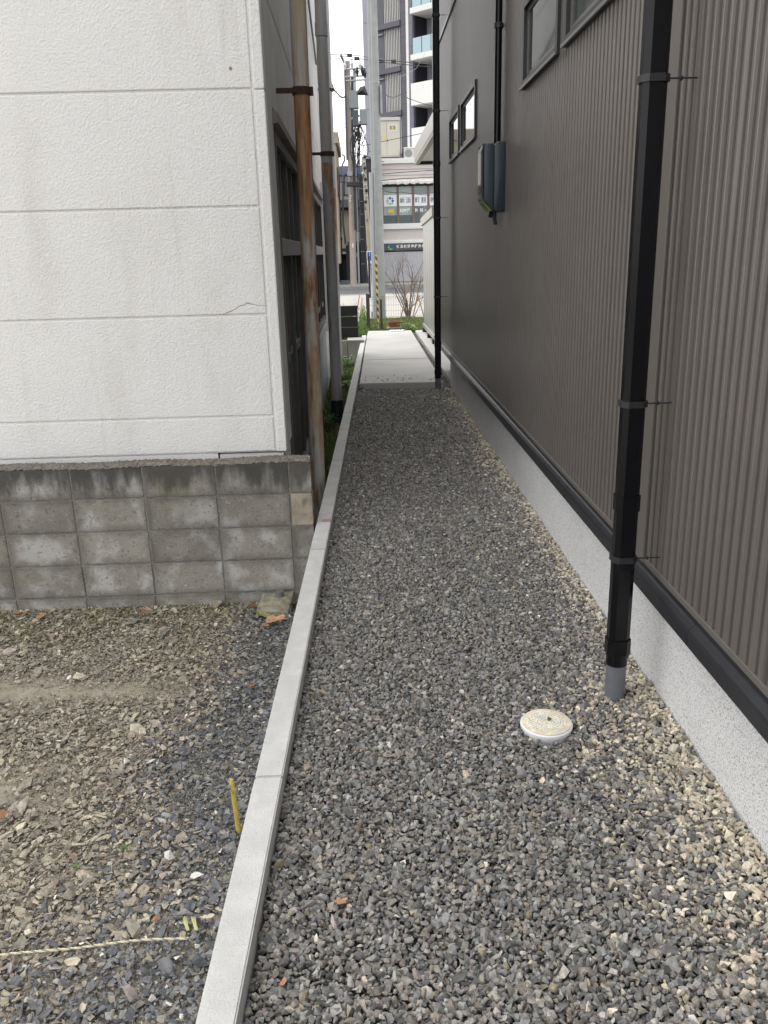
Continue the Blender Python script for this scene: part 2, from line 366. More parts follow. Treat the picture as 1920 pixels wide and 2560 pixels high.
# ------------------------------------------------------------------ gravel (geometry-node stones, each a real stone)
def rock_mesh(name, seed, flat=1.0, elong=1.0, npt=11):
    rg = np.random.default_rng(seed); bm = NB()
    p = rg.normal(size=(npt, 3)); p /= np.linalg.norm(p, axis=1)[:, None]
    p *= rg.uniform(.82, 1.0, (npt, 1)); p *= np.array([.5 * elong, .5 / elong ** .3, .5 * flat])
    hull(bm, [tuple(q) for q in p])
    bmesh.ops.recalc_face_normals(bm, faces=bm.faces[:])
    me = bpy.data.meshes.new(name); bm.to_mesh(me); bm.free(); return me

def stone_material():
    m = bpy.data.materials.new('stone'); m.use_nodes = True
    t = m.node_tree; b = t.nodes['Principled BSDF']; k = t.links.new
    a = t.nodes.new('ShaderNodeAttribute'); a.attribute_type = 'INSTANCER'; a.attribute_name = 'col'
    g = t.nodes.new('ShaderNodeTexCoord'); n = t.nodes.new('ShaderNodeTexNoise'); n.inputs['Scale'].default_value = 3.2; n.inputs['Detail'].default_value = 6
    n.inputs['Roughness'].default_value = .7
    k(g.outputs['Object'], n.inputs['Vector'])
    mr = t.nodes.new('ShaderNodeMapRange'); mr.inputs['From Min'].default_value = .25; mr.inputs['From Max'].default_value = .75
    mr.inputs['To Min'].default_value = .50; mr.inputs['To Max'].default_value = 1.55; k(n.outputs['Fac'], mr.inputs['Value'])
    v = t.nodes.new('ShaderNodeVectorMath'); v.operation = 'SCALE'; k(a.outputs['Color'], v.inputs[0]); k(mr.outputs[0], v.inputs['Scale'])
    k(v.outputs[0], b.inputs['Base Color']); b.inputs['Roughness'].default_value = .72; b.inputs['Specular IOR Level'].default_value = .35
    return m
M['stone'] = stone_material()

def scatter(name, P, rot, scl, col, idx, rocks, m=None):
    m = m or M['stone']
    me = bpy.data.meshes.new(name); me.from_pydata([], [], []); me.vertices.add(len(P))
    me.vertices.foreach_set('co', P.astype(np.float32).ravel())
    def attr(nm, ty, arr, key):
        a = me.attributes.new(nm, ty, 'POINT'); a.data.foreach_set(key, np.ascontiguousarray(arr).ravel())
    attr('rot', 'FLOAT_VECTOR', rot.astype(np.float32), 'vector'); attr('scl', 'FLOAT_VECTOR', scl.astype(np.float32), 'vector')
    attr('col', 'FLOAT_COLOR', np.hstack([col, np.ones((len(P), 1))]).astype(np.float32), 'color'); attr('idx', 'INT', idx.astype(np.int32), 'value')
    o = bpy.data.objects.new(name, me); C.objects.link(o)
    coll = bpy.data.collections.new(name + '_kinds')
    for i, rm in enumerate(rocks):
        if not rm.materials: rm.materials.append(m)
        coll.objects.link(bpy.data.objects.new('stone', rm))
    ng = bpy.data.node_groups.new(name + '_nodes', 'GeometryNodeTree')
    ng.interface.new_socket('Geometry', in_out='INPUT', socket_type='NodeSocketGeometry'); ng.interface.new_socket('Geometry', in_out='OUTPUT', socket_type='NodeSocketGeometry')
    N = ng.nodes; k = ng.links.new
    gi = N.new('NodeGroupInput'); go = N.new('NodeGroupOutput'); ip = N.new('GeometryNodeInstanceOnPoints'); ci = N.new('GeometryNodeCollectionInfo')
    ci.inputs['Collection'].default_value = coll; ci.inputs['Separate Children'].default_value = True; ci.inputs['Reset Children'].default_value = True
    def na(nm, ty):
        q = N.new('GeometryNodeInputNamedAttribute'); q.data_type = ty; q.inputs['Name'].default_value = nm; return q.outputs[0]
    ip.inputs['Pick Instance'].default_value = True
    k(gi.outputs[0], ip.inputs['Points']); k(ci.outputs[0], ip.inputs['Instance']); k(na('idx', 'INT'), ip.inputs['Instance Index'])
    er = N.new('FunctionNodeEulerToRotation'); k(na('rot', 'FLOAT_VECTOR'), er.inputs[0]); k(er.outputs[0], ip.inputs['Rotation']); k(na('scl', 'FLOAT_VECTOR'), ip.inputs['Scale'])
    k(ip.outputs[0], go.inputs[0])
    md = o.modifiers.new('stones', 'NODES'); md.node_group = ng
    o['kind'] = 'stuff'
    return o

def hexgrid(x0, x1, y0, y1, s, jit):
    xs = np.arange(x0, x1, s); ys = np.arange(y0, y1, s * .866)
    X, Y = np.meshgrid(xs, ys); X = X + (np.arange(len(ys)) % 2)[:, None] * s / 2
    P = np.stack([X.ravel(), Y.ravel()], 1); return P + RNG.uniform(-jit * s, jit * s, P.shape)

def lump(x, y, s, seed=0):
    rg = np.random.default_rng(seed); v = 0
    for i in range(7):
        a = rg.uniform(0, 6.28); f = s * rg.uniform(.6, 1.9); ph = rg.uniform(0, 6.28)
        v = v + np.sin((x * math.cos(a) + y * math.sin(a)) * f + ph + .7 * np.sin(y * f * .7 + ph * 2))
    return v / 7 * 1.6

LID = Vector((.723, 3.09, 0)); DP1 = Vector((1.088, 3.34, 0)); DP2 = Vector((1.08, 12.30, 0))
rocksA = [rock_mesh('angular_stone', 100 + i, RNG.uniform(.62, .95), RNG.uniform(1.0, 1.35), int(RNG.integers(9, 15))) for i in range(18)]
rocksB = [rock_mesh('flat_stone', 300 + i, RNG.uniform(.22, .5), RNG.uniform(1.0, 1.5), int(RNG.integers(9, 14))) for i in range(18)]

def palette(n, cols, w, var=.22):
    c = np.array(cols)[RNG.choice(len(cols), n, p=np.array(w) / sum(w))]
    return np.clip(c * RNG.lognormal(0, var, (n, 1)) * RNG.normal(1, .018, (n, 3)), .01, .9)

def right_gravel():
    Ps, Ss, Ls = [], [], []
    for (y0, y1, s, size) in ((.9, 7.0, .0185, .0245), (7.0, 12.46, .021, .027)):
        for layer, dz in ((0, 0), (1, -.011)):
            p = hexgrid(-.48, 1.30, y0, y1, s, .42)
            z = .004 * lump(p[:, 0], p[:, 1], 9, 3) + dz + RNG.uniform(-.004, .004, len(p)) + np.where(p[:, 0] > 1.12, (p[:, 0] - 1.12) * .12, 0)
            Ps.append(np.column_stack([p, z])); Ss.append(np.full(len(p), size)); Ls.append(np.full(len(p), layer))
    # strips beside the slabs
    for (xf, w) in ((lambda y: kx(y) + .045, .10), (lambda y: 1.228, .115)):
        p = hexgrid(-.06, .06, 12.4, 21.1, .021, .42); p[:, 0] = p[:, 0] / .12 * w + np.array([xf(v) for v in p[:, 1]])
        Ps.append(np.column_stack([p, RNG.uniform(.022, .036, len(p))])); Ss.append(np.full(len(p), .026)); Ls.append(np.zeros(len(p)))
    sx0 = np.column_stack([RNG.uniform(-.05, 1.15, 46), 12.5 + RNG.exponential(.22, 46), np.full(46, .108)]); Ps.append(sx0); Ss.append(np.full(46, .019)); Ls.append(np.zeros(46))
    P = np.vstack(Ps); S_ = np.concatenate(Ss)
    k = (P[:, 0] > kx(P[:, 1]) + .006) & (P[:, 0] < 1.272)
    k &= np.hypot(P[:, 0] - LID.x, P[:, 1] - LID.y) > .112
    for d in (DP1, DP2): k &= np.hypot(P[:, 0] - d.x, P[:, 1] - d.y) > .05
    P, S_ = P[k], S_[k]; n = len(P)
    col = palette(n, [(.205, .20, .195), (.165, .167, .17), (.235, .222, .205), (.225, .20, .18), (.27, .235, .18), (.125, .125, .125), (.45, .42, .38), (.27, .267, .26)], [24, 22, 18, 9, 3, 13, 1.2, 9], .25) * np.array([.98, .97, .94])
    tan = palette(n, [(.50, .44, .345), (.42, .375, .295), (.56, .51, .42), (.34, .31, .255)], [4, 4, 2, 3], .15)
    dist = np.where(P[:, 1] > 12.2, 9.0, 1.28 - P[:, 0]); wid = np.where(P[:, 1] < 3.6, .24, .11) + .05 * lump(P[:, 0] * .5, P[:, 1], 3, 5)
    pr = np.clip(1.05 * np.exp(-np.clip(dist, 0, 9) / np.clip(wid, .07, 1) * 1.05), 0, .9)
    pr = np.where(dist < .52, pr, pr * .2); k = RNG.random(n) < pr
    col[k] = tan[k]
    sc = S_ * RNG.lognormal(0, .27, n)
    scl = np.stack([sc * RNG.uniform(.85, 1.2, n), sc * RNG.uniform(.85, 1.15, n), sc * RNG.uniform(.8, 1.05, n)], 1)
    rot = np.stack([RNG.uniform(-.9, .9, n), RNG.uniform(-.9, .9, n), RNG.uniform(0, 6.28, n)], 1)
    idx = RNG.integers(0, 18, n)
    o = scatter('gravel', P, rot, scl, col, idx, rocksA)
    tag(o, 'dark crushed stone gravel filling the alley between kerb and building, tan at the plinth', 'gravel')
right_gravel()

def left_gravel():
    p1 = hexgrid(-3.4, -.22, .9, 4.56, .0148, .48); p2 = hexgrid(-3.4, -.22, .9, 4.56, .012, .48)
    def sand(x, y):      # bare dusty patches, wheel-worn
        return np.exp(-(((x + 1.75) / .42) ** 2 + ((y - 3.62) / .22) ** 2)) * 1.05 + np.exp(-(((x + 1.62) / .30) ** 2 + ((y - 2.75) / .20) ** 2)) + np.exp(-(((x + 1.2) / .35) ** 2 + ((y - 3.55) / .10) ** 2)) * .8 + .25 * lump(x, y, 5, 8)
    s1 = sand(p1[:, 0], p1[:, 1]); p1 = p1[RNG.random(len(p1)) > np.clip(s1 * 1.05 - .02, 0, .97)]
    s2 = sand(p2[:, 0], p2[:, 1]); p2 = p2[RNG.random(len(p2)) > np.clip(s2 * .95 - .1, 0, .93)]
    P = np.vstack([np.column_stack([p1, RNG.uniform(-.003, .005, len(p1))]), np.column_stack([p2, RNG.uniform(-.016, -.009, len(p2))])])
    S_ = np.concatenate([.0172 * RNG.lognormal(0, .45, len(p1)), .0095 * RNG.lognormal(0, .3, len(p2))])
    k = (P[:, 0] < kl(P[:, 1]) - .006); P, S_ = P[k], S_[k]; n = len(P)
    brown = palette(n, [(.265, .236, .195), (.215, .193, .163), (.32, .285, .235), (.38, .34, .285), (.17, .158, .14), (.25, .23, .20)], [8, 7, 5, 3, 4, 5], .16)
    brown = brown * np.array([1.15, 1.13, 1.07])
    blue = palette(n, [(.125, .128, .133), (.16, .162, .166), (.215, .212, .205), (.24, .215, .18), (.62, .59, .54), (.08, .085, .095)], [10, 10, 6, 3, .7, 6], .16)
    mossy = palette(n, [(.185, .18, .10), (.15, .14, .085), (.24, .215, .15)], [4, 3, 3], .15)
    x, y = P[:, 0], P[:, 1]
    f = np.clip(1.35 - (kl(y) - x) / (.50 + .34 * np.clip((2.15 - y) / .6, 0, 1.6)) + .45 * lump(x, y, 5, 21), 0, 1)
    col = np.where((RNG.random(n) < f * .93 + .01)[:, None], blue, brown)
    mf = np.clip((y - 3.9) * 1.2 + .4 * lump(x, y, 4, 4) - .25 * np.clip((x + 1.0) * 4, 0, 4), 0, .42)
    col = np.where((RNG.random(n) < mf)[:, None], mossy, col)
    w = RNG.random(n) < .0028; col[w] = palette(int(w.sum()), [(.66, .64, .60), (.58, .52, .46), (.38, .22, .13)], [5, 3, 1.5], .08)
    scl = np.stack([S_ * RNG.uniform(.85, 1.3, n), S_ * RNG.uniform(.8, 1.15, n), S_ * RNG.uniform(.8, 1.1, n)], 1)
    rot = np.stack([RNG.normal(0, .34, n), RNG.normal(0, .34, n), RNG.uniform(0, 6.28, n)], 1)
    o = lot(scatter('lot_gravel', P, rot, scl, col, RNG.integers(0, 18, n), rocksB))
    tag(o, 'brown and slate flat stone chips strewn over the dusty lot beside the kerb', 'gravel')
left_gravel()

# ------------------------------------------------------------------ kerb
kt = thing('concrete_kerb', (kx(1), 1, 0), 'long narrow pale concrete kerb dividing the brown lot from the dark gravel alley', 'kerb')
ys = [-2.3, .21, 2.71, 5.23, 7.72, 10.21, 12.7, 15.2, 17.75, 20.3]
for a, b in zip(ys[:-1], ys[1:]):
    bm = NB(); a += .002; b -= .002
    v = [bm.verts.new(q) for q in [(kx(a) - KW, a, -.62), (kx(a), a, -.62), (kx(a), a, .078), (kx(a) - KW, a, .078), (kx(b) - KW, b, -.62), (kx(b), b, -.62), (kx(b), b, .078), (kx(b) - KW, b, .078)]]
    for q in [(0, 1, 2, 3), (7, 6, 5, 4), (0, 4, 5, 1), (1, 5, 6, 2), (2, 6, 7, 3), (3, 7, 4, 0)]: bm.faces.new([v[i] for i in q])
    bmesh.ops.recalc_face_normals(bm, faces=bm.faces[:])
    bmesh.ops.bevel(bm, geom=bm.edges[:], offset=.005, segments=2, affect='EDGES')
    obj('kerb_block', bm, M['kerb'], kt)
bm = NB(); box(bm, kx(5.84) - .065, kx(5.84) + .003, 5.82, 5.87, .0785, .0815); tag(obj('survey_mark', bm, M['red_tape']), 'small faded red survey mark stuck on the kerb top', 'marker')

# ------------------------------------------------------------------ path slabs
pt = thing('concrete_path', (.55, 12.5, 0), 'pale concrete path of two slabs at the far end of the alley', 'path')
pt['kind'] = 'structure'
def slab(pts, z0, z1, parent, m=M['slab'], name='slab'):
    bm = NB(); lo = [bm.verts.new((x, y, z0)) for x, y in pts]; hi = [bm.verts.new((x, y, z1)) for x, y in pts]
    bm.faces.new(lo[::-1]); bm.faces.new(hi)
    for i in range(len(pts)): bm.faces.new((lo[i], lo[(i + 1) % len(pts)], hi[(i + 1) % len(pts)], hi[i]))
    bmesh.ops.recalc_face_normals(bm, faces=bm.faces[:])
    bmesh.ops.bevel(bm, geom=[e for e in bm.edges], offset=.006, segments=1, affect='EDGES')
    return obj(name, bm, m, parent)
slab([(-.08, 12.45), (1.16, 12.37), (1.17, 15.26), (-.018, 15.26)], -.05, .10, pt)
slab([(-.018, 15.31), (1.17, 15.31), (1.185, 21.05), (.112, 21.2)], -.05, .10, pt)
bbox('joint_filler', M['dark'], pt, -.016, 1.168, 15.262, 15.308, .02, .092)
ap = thing('concrete_apron', (2, 16, 0), 'pale concrete apron slabs under the shed and the overhanging wall', 'apron'); ap['kind'] = 'structure'
slab([(1.288, 12.47), (4.2, 12.47), (4.2, 16.70), (1.288, 16.70)], -.05, .10, ap)
slab([(1.288, 16.72), (4.2, 16.72), (4.2, 21.1), (1.288, 21.0)], -.05, .10, ap)
bm = NB(); tube(bm, [(.79, 13.15, .1005), (.79, 13.15, .1015)], .11, 20); tag(obj('damp_stain', bm, mat('damp_concrete', (.44, .43, .43), .8)), 'round grey damp patch on the nearer path slab', 'stain')

# ------------------------------------------------------------------ brown metal-clad building
XW = 1.25
mb = thing('metal_clad_building', (1.6, 6, 0), 'dark brown ribbed metal clad building with pale speckled plinth right of the alley', 'building')
wins = [(4.30, 5.41, 3.09, 3.62), (5.62, 6.74, 3.09, 3.62), (9.42, 10.72, 3.09, 3.60), (10.95, 12.03, 3.09, 3.60)]
ZS, ZB, ZT = .575, 4.84, 6.6
def rib_profile(y0, y1):
    """x offsets of the ribbed sheet between y0 and y1: a rib every 69 mm"""
    p = .0688; out = [(y0, .004)]; y = math.floor(y0 / p) * p
    out = []
    while y < y1 + p:
        for dy, dx in ((0, 0), (.0009, -.0088), (.021, -.0088), (.0245, -.0066), (.029, -.0066), (.0325, -.0088), (.046, -.0088), (.056, 0)):
            out.append((y + dy, dx))
        y += p
    out = [q for q in out if y0 < q[0] < y1]
    return [(y0, .006), (y0 + .0015, 0)] + out + [(y1 - .0015, 0), (y1, .006)]
def siding_panel(y0, y1, z0, z1):
    bm = NB(); pr = rib_profile(y0, y1)
    wn = [w for w in wins if w[0] < y1 and w[1] > y0 and z0 < w[2] < z1]
    for (a, da), (b, db) in zip(pr[:-1], pr[1:]):
        mid = (a + b) / 2; spans = [(z0, z1)]
        for w in wn:
            if w[0] < mid < w[1]: spans = [(z0, w[2]), (w[3], z1)]
        for s0, s1 in spans:
            if s1 - s0 < .01: continue
            v = [bm.verts.new(q) for q in ((XW + da, a, s0), (XW + db, b, s0), (XW + db, b, s1), (XW + da, a, s1))]
            bm.faces.new(v[::-1])
    bmesh.ops.remove_doubles(bm, verts=bm.verts[:], dist=.00005)
    return obj('siding_panel', bm, M['siding'], mb)
edges = [2.905 - .5504 * i for i in range(0, 9)][::-1]
cuts = edges + [3.505]
for a, b in zip(cuts[:-1], cuts[1:]):
    siding_panel(a, b, ZS, ZB); siding_panel(a, b, ZB + .03, ZT)
y = 3.695
while y < 13.72:
    b = min(y + .5504, 13.76); siding_panel(y, b, ZS, ZB); siding_panel(y, b, ZB + .03, ZT); y = b
bbox('joint_cover', M['siding_trim'], mb, XW - .016, XW + .01, 3.512, 3.69, ZS, ZT, .004)
bbox('corner_trim', M['siding_trim'], mb, XW - .02, XW + .05, 13.763, 13.83, ZS - .08, ZT, .003)
bbox('belt_trim', M['black_trim'], mb, XW - .028, XW + .02, -1.6, 13.84, ZB - .012, ZB + .04, .004)
y = -1.6
for yb in (.5, 2.9, 4.93, 7.6, 9.6, 11.7, 13.84):           # the drip flashing comes in lengths
    bm = NB(); x0 = XW - .03; a, b = y + .0015, yb - .0015
    prof = [(XW + .03, .575), (XW - .004, .575), (XW - .006, .552), (XW - .016, .545), (XW - .030, .530), (XW - .034, .515), (XW - .034, .462), (XW + .03, .462)]
    va = [bm.verts.new((x, a, z)) for x, z in prof]; vb = [bm.verts.new((x, b, z)) for x, z in prof]
    bm.faces.new(va); bm.faces.new(vb[::-1])
    for i in range(len(prof)): bm.faces.new((va[i], va[(i + 1) % 8], vb[(i + 1) % 8], vb[i]))
    obj('base_flashing', bm, M['black_trim'], mb); y = yb
bm = NB(); box(bm, XW - .0125, XW + .011, -1.6, 3.51, .577, .603, .002); obj('starter_trim', bm, M['siding_trim'], mb)
bm = NB(); box(bm, XW - .0125, XW + .011, 3.695, 13.76, .577, .603, .002); obj('starter_trim', bm, M['siding_trim'], mb)
bbox('plinth', M['granite'], mb, 1.278, 1.50, -1.6, 12.46, -.3, .459)
bm = NB(); box(bm, XW + .012, 7, -1.6, 13.76, .5, ZT - .02); obj('wall_core', bm, M['siding_trim'], mb)
bbox('roof', M['black_trim'], mb, XW - .14, 7.2, -1.7, 13.95, ZT, ZT + .16, .01)
for (a, b, z0, z1) in wins:
    fr = NB(); t_ = .055; xo, xi = XW - .028, XW + .0115
    box(fr, xo, xi, a - .02, a + t_ - .02, z0 - .02, z1 + .02); box(fr, xo, xi, b - t_ + .02, b + .02, z0 - .02, z1 + .02)
    box(fr, xo - .001, xi, a + t_ - .02, b - t_ + .02, z1 - .03, z1 + .02); box(fr, xo - .001, xi, a + t_ - .02, b - t_ + .02, z0 - .02, z0 + .03)
    fo = obj('window', fr, M['frame'], mb)
    sl_ = NB(); box(sl_, xo - .014, xo - .0015, a - .035, b + .035, z0 - .024, z0 - .004, .003); obj('sill', sl_, mat('sill_grey', (.16, .155, .15), .35, .3) if 'sill' not in M else M['sill'], fo)
    s2 = NB(); xs_ = XW - .004; ya, yb_ = a + .036, b - .036; za, zb = z0 + .031, z1 - .031
    box(s2, xs_, xi - .001, ya, ya + .03, za, zb); box(s2, xs_, xi - .001, yb_ - .03, yb_, za, zb); box(s2, xs_ + .001, xi - .001, ya + .03, yb_ - .03, za, za + .045); box(s2, xs_ + .001, xi - .001, ya + .03, yb_ - .03, zb - .03, zb)
    obj('sash', s2, M['siding_trim'], fo)
    gl = NB(); box(gl, XW + .004, XW + .009, ya + .03, yb_ - .03, za + .045, zb - .03); obj('pane', gl, M['glass'], fo)

# canopy beyond the building's far end
cn_ = thing('entrance_canopy', (2.2, 17, 4), 'flat canopy with pale metal fascia jutting past the far end of the brown building', 'canopy')
bbox('fascia', mat('canopy_fascia', (.30, .265, .23), .35, .4), cn_, 1.30, 1.36, 14.2, 20.64, 3.93, 4.22, .004)
bbox('lower_trim', mat('canopy_trim', (.30, .28, .23), .5), cn_, 1.305, 1.40, 14.2, 20.6, 3.86, 3.925)
for i in range(31):
    bbox('soffit_slat', M['louver'], cn_, 1.42, 4.6, 14.2 + i * .2, 14.2 + i * .2 + .17, 3.915, 3.94)
bbox('beam', M['dark'], cn_, 1.365, 4.6, 20.45, 20.62, 3.86, 4.2)
bbox('roof_deck', M['dark'], cn_, 1.37, 4.6, 14.2, 20.4, 4.0, 4.19)
# storage shed
sh = thing('storage_shed', (2.3, 19, .1), 'shiny corrugated steel storage shed standing on the far apron', 'shed')
y0, y1 = 17.5, 20.72
bm = NB(); n = 64; pr = []
for i in range(n + 1):
    yy = y0 + (y1 - y0) * i / n; pr.append((yy, 1.47 + (0, .004, .02, .036, .04, .04, .036, .02, .004, 0)[i % 10]))
for (a, xa), (b, xb) in zip(pr[:-1], pr[1:]):
    za = 2.62 - (a - y0) * .028; zb = 2.62 - (b - y0) * .028
    bm.faces.new([bm.verts.new(q) for q in ((xa, a, .3), (xa, a, za), (xb, b, zb), (xb, b, .3))])
obj('side_wall', bm, M['shed'], sh)
bbox('front_wall', M['shed'], sh, 1.5, 3.6, y0 + .02, y1 - .02, .3, 2.5)
bm = NB(); hull(bm, [(1.43, y0 - .1, 2.63), (1.43, y0 - .1, 2.80), (3.7, y0 - .1, 2.80), (3.7, y0 - .1, 2.63), (1.43, y1 + .03, 2.53), (1.43, y1 + .03, 2.69), (3.7, y1 + .03, 2.69), (3.7, y1 + .03, 2.53)]); obj('roof', bm, M['cabinet'], sh)
bbox('base_frame', M['shed'], sh, 1.455, 3.6, y0, y1, .20, .298, .01)
for yy in (17.75, 19.05, 20.55): bbox('foot', M['black'], sh, 1.44, 1.6, yy - .09, yy + .09, .1, .199)

# ------------------------------------------------------------------ black downpipes and fixtures
def octo(bm, cx, cy, z0, z1, w, d, ch):
    p = [(-w / 2 + ch, -d / 2), (w / 2 - ch, -d / 2), (w / 2, -d / 2 + ch), (w / 2, d / 2 - ch), (w / 2 - ch, d / 2), (-w / 2 + ch, d / 2), (-w / 2, d / 2 - ch), (-w / 2, -d / 2 + ch)]
    a = [bm.verts.new((cx + x, cy + y_, z0)) for x, y_ in p]; b = [bm.verts.new((cx + x, cy + y_, z1)) for x, y_ in p]
    bm.faces.new(a[::-1]); bm.faces.new(b)
    for i in range(8): bm.faces.new((a[i], a[(i + 1) % 8], b[(i + 1) % 8], b[i]))
def downpipe(P_, label, clips, joints, lean=0.0, ztop=6.6):
    t = thing('black_downpipe', (P_.x, P_.y, 0), label, 'downpipe', 'black rainwater downpipes on the brown building')
    bm = NB(); octo(bm, P_.x, P_.y, .20, ztop, .092, .080, .020); obj('pipe', bm, M['pipe_black'], t)
    bm = NB(); octo(bm, P_.x, P_.y, .22, .29, .104, .092, .023); tube(bm, [(P_.x, P_.y, .165), (P_.x, P_.y, .222)], .0475, 24); obj('shoe', bm, M['pipe_black'], t)
    bm = NB(); tube(bm, [(P_.x, P_.y, -.03), (P_.x, P_.y, .168)], .0445, 28); obj('drain_stub', bm, M['vu'], t, smooth=True)
    for z in joints:
        bm = NB(); octo(bm, P_.x, P_.y, z - .035, z + .035, .102, .090, .022); obj('sleeve', bm, M['pipe_black'], t)
    for z in clips:
        bm = NB(); octo(bm, P_.x, P_.y, z - .013, z + .013, .106, .094, .023)
        c = obj('bracket', bm, M['clip'], t)
        bm = NB(); tube(bm, [(P_.x + .05, P_.y - .012, z), (XW + .004, P_.y - .012, z)], .0032, 8); tube(bm, [(P_.x + .05 + .045, P_.y - .012, z), (P_.x + .05 + .052, P_.y - .012, z)], .009, 8); obj('bolt', bm, M['clip'], c)
    return t
downpipe(DP1, 'thick black octagonal downpipe nearest the camera, on a grey stub in tan gravel', [.67, 1.34, 2.53, 3.6, 4.6], [.92])
downpipe(DP2, 'black octagonal downpipe at the far corner of the brown building by the path slab', [1.33, 2.40, 3.76, 4.9], [.66, 3.1])
t = thing('inspection_cover', LID, 'round white drain cover with stained mosaic top sitting in the gravel', 'drain cover')
bm = NB(); tube(bm, [(LID.x, LID.y, -.03), (LID.x, LID.y, .014)], .104, 40); obj('collar', bm, M['white_pvc'], t, smooth=True)
def lid_material():
    m = mat('stained_lid', (.62, .55, .40), .6, noise=(20, .12), stains=[((.40, .55, .70), (22, 22, 22), .56, .66, .55), ((.75, .70, .55), (26, 26, 26), .5, .6, .7)])
    return m
M['lid'] = lid_material()
M['lid_t'] = mat('lid_tile', (.74, .72, .64), .5, noise=(30, .2), stains=[((.45, .60, .76), (18, 18, 18), .54, .62, .8)])
bm = NB(); tube(bm, [(LID.x, LID.y, .0145), (LID.x, LID.y, .026), (LID.x, LID.y, .030)], [.110, .110, .105], 40); obj('rim', bm, M['white_pvc'], t, smooth=True)
bm = NB(); tube(bm, [(LID.x, LID.y, .0305), (LID.x, LID.y, .0335), (LID.x, LID.y, .035)], [.103, .103, .098], 40); obj('lid', bm, M['lid'], t, smooth=True)
bm = NB()
for ring, (r0, nn) in enumerate(((.018, 8), (.030, 14), (.042, 20), (.054, 26), (.066, 32), (.077, 38))):
    for j in range(nn):
        a = 2 * math.pi * (j + .5 * (ring % 2)) / nn
        if random.random() < .07: continue
        q = bmesh.ops.create_cube(bm, size=1, matrix=Matrix.Translation((LID.x + r0 * math.cos(a), LID.y + r0 * math.sin(a), .0358)) @ Matrix.Rotation(a, 4, 'Z') @ Matrix.Diagonal((.0080, .0092, .0040, 1)))
obj('anti_slip_studs', bm, M['lid_t'], t, kind='stuff')
bm = NB(); hull(bm, [tuple(Vector((LID.x + .012, LID.y + .006, .045)) + Vector(v.co) * .024) for v in rocksA[3].vertices]); tag(obj('pebble', bm, mat('grey_pebble', (.10, .085, .08), .8)), 'small dark pebble resting on the white drain cover', 'stone')

# meter box with cable conduit
t = thing('electric_meter_box', (1.23, 8.15, 2.3), 'blue grey electricity meter box with clear front mounted on the brown wall', 'meter box')
def meter_shell(x_out, x_in, y0, y1, z0, z1, cham):
    bm = NB()
    prof = [(x_in, z0), (x_out + cham, z0), (x_out, z0 + cham), (x_out, z1 - .035), (x_out + .012, z1 - .012), (x_out + .035, z1), (x_in, z1)]
    a = [bm.verts.new((x, y0, z)) for x, z in prof]; b = [bm.verts.new((x, y1, z)) for x, z in prof]
    bm.faces.new(a); bm.faces.new(b[::-1])
    for i in range(len(prof)): bm.faces.new((a[i], a[(i + 1) % len(prof)], b[(i + 1) % len(prof)], b[i]))
    bmesh.ops.recalc_face_normals(bm, faces=bm.faces[:])
    bmesh.ops.bevel(bm, geom=bm.edges[:], offset=.008, segments=3, affect='EDGES', profile=.5)
    return bm
MY0, MY1, MZ0, MZ1 = 7.52, 7.80, 2.265, 2.815
obj('back_case', meter_shell(1.145, 1.243, MY0, MY1, MZ0, MZ1, .02), M['meter'], t, smooth=True)
obj('front_case', meter_shell(1.058, 1.147, MY0 + .005, MY1 - .005, MZ0 + .012, MZ1 - .012, .075), M['meter'], t, smooth=True)
bm = meter_shell(1.042, 1.0565, MY0 + .02, MY1 - .02, MZ0 + .10, MZ1 - .02, .015); obj('front_frame', bm, mat('meter_frame', (.045, .06, .075), .35), t)
bbox('viewing_window', M['clear'], t, 1.038, 1.0415, MY0 + .05, MY1 - .05, MZ0 + .22, MZ1 - .07)
bbox('hatch', mat('brown_hatch', (.13, .07, .05), .5), t, 1.0375, 1.0415, MY0 + .06, MY1 - .07, MZ0 + .15, MZ0 + .205)
bm = NB(); hull(bm, [(1.062, MY0 + .03, MZ0 + .088), (1.128, MY0 + .03, MZ0 + .014), (1.12, MY0 + .03, MZ0 + .006), (1.050, MY0 + .03, MZ0 + .080), (1.062, MY1 - .03, MZ0 + .088), (1.128, MY1 - .03, MZ0 + .014), (1.12, MY1 - .03, MZ0 + .006), (1.050, MY1 - .03, MZ0 + .080)])
obj('sticker_face', bm, mat('lime_sticker', (.22, .27, .06), .5, stains=[((.10, .14, .04), (60, 60, 60), .55, .6, .8)]), t)
bm = NB(); tube(bm, [(1.17, 7.62, MZ0), (1.168, 7.62, MZ0 - .05), (1.175, 7.6, MZ0 - .10)], .016, 10); tube(bm, [(1.15, 7.68, MZ0), (1.142, 7.7, MZ0 - .035)], .02, 8); obj('cable_tail', bm, M['black'], t)
t = thing('cable_conduit', (1.205, 7.73, 2.8), 'thin glossy black cable conduit running up the wall from the meter box', 'conduit')
bm = NB(); tube(bm, [(1.20, 7.73, 2.79), (1.20, 7.73, 6.59)], .029, 20); obj('tube', bm, M['pipe_black'], t, smooth=True)
for z in (3.72, 4.7, 5.6):
    bm = NB(); tube(bm, [(1.20, 7.73, z - .02), (1.20, 7.73, z + .02)], .036, 20); box(bm, 1.2, 1.247, 7.71, 7.75, z - .012, z + .012); obj('clamp', bm, M['clip'], t)

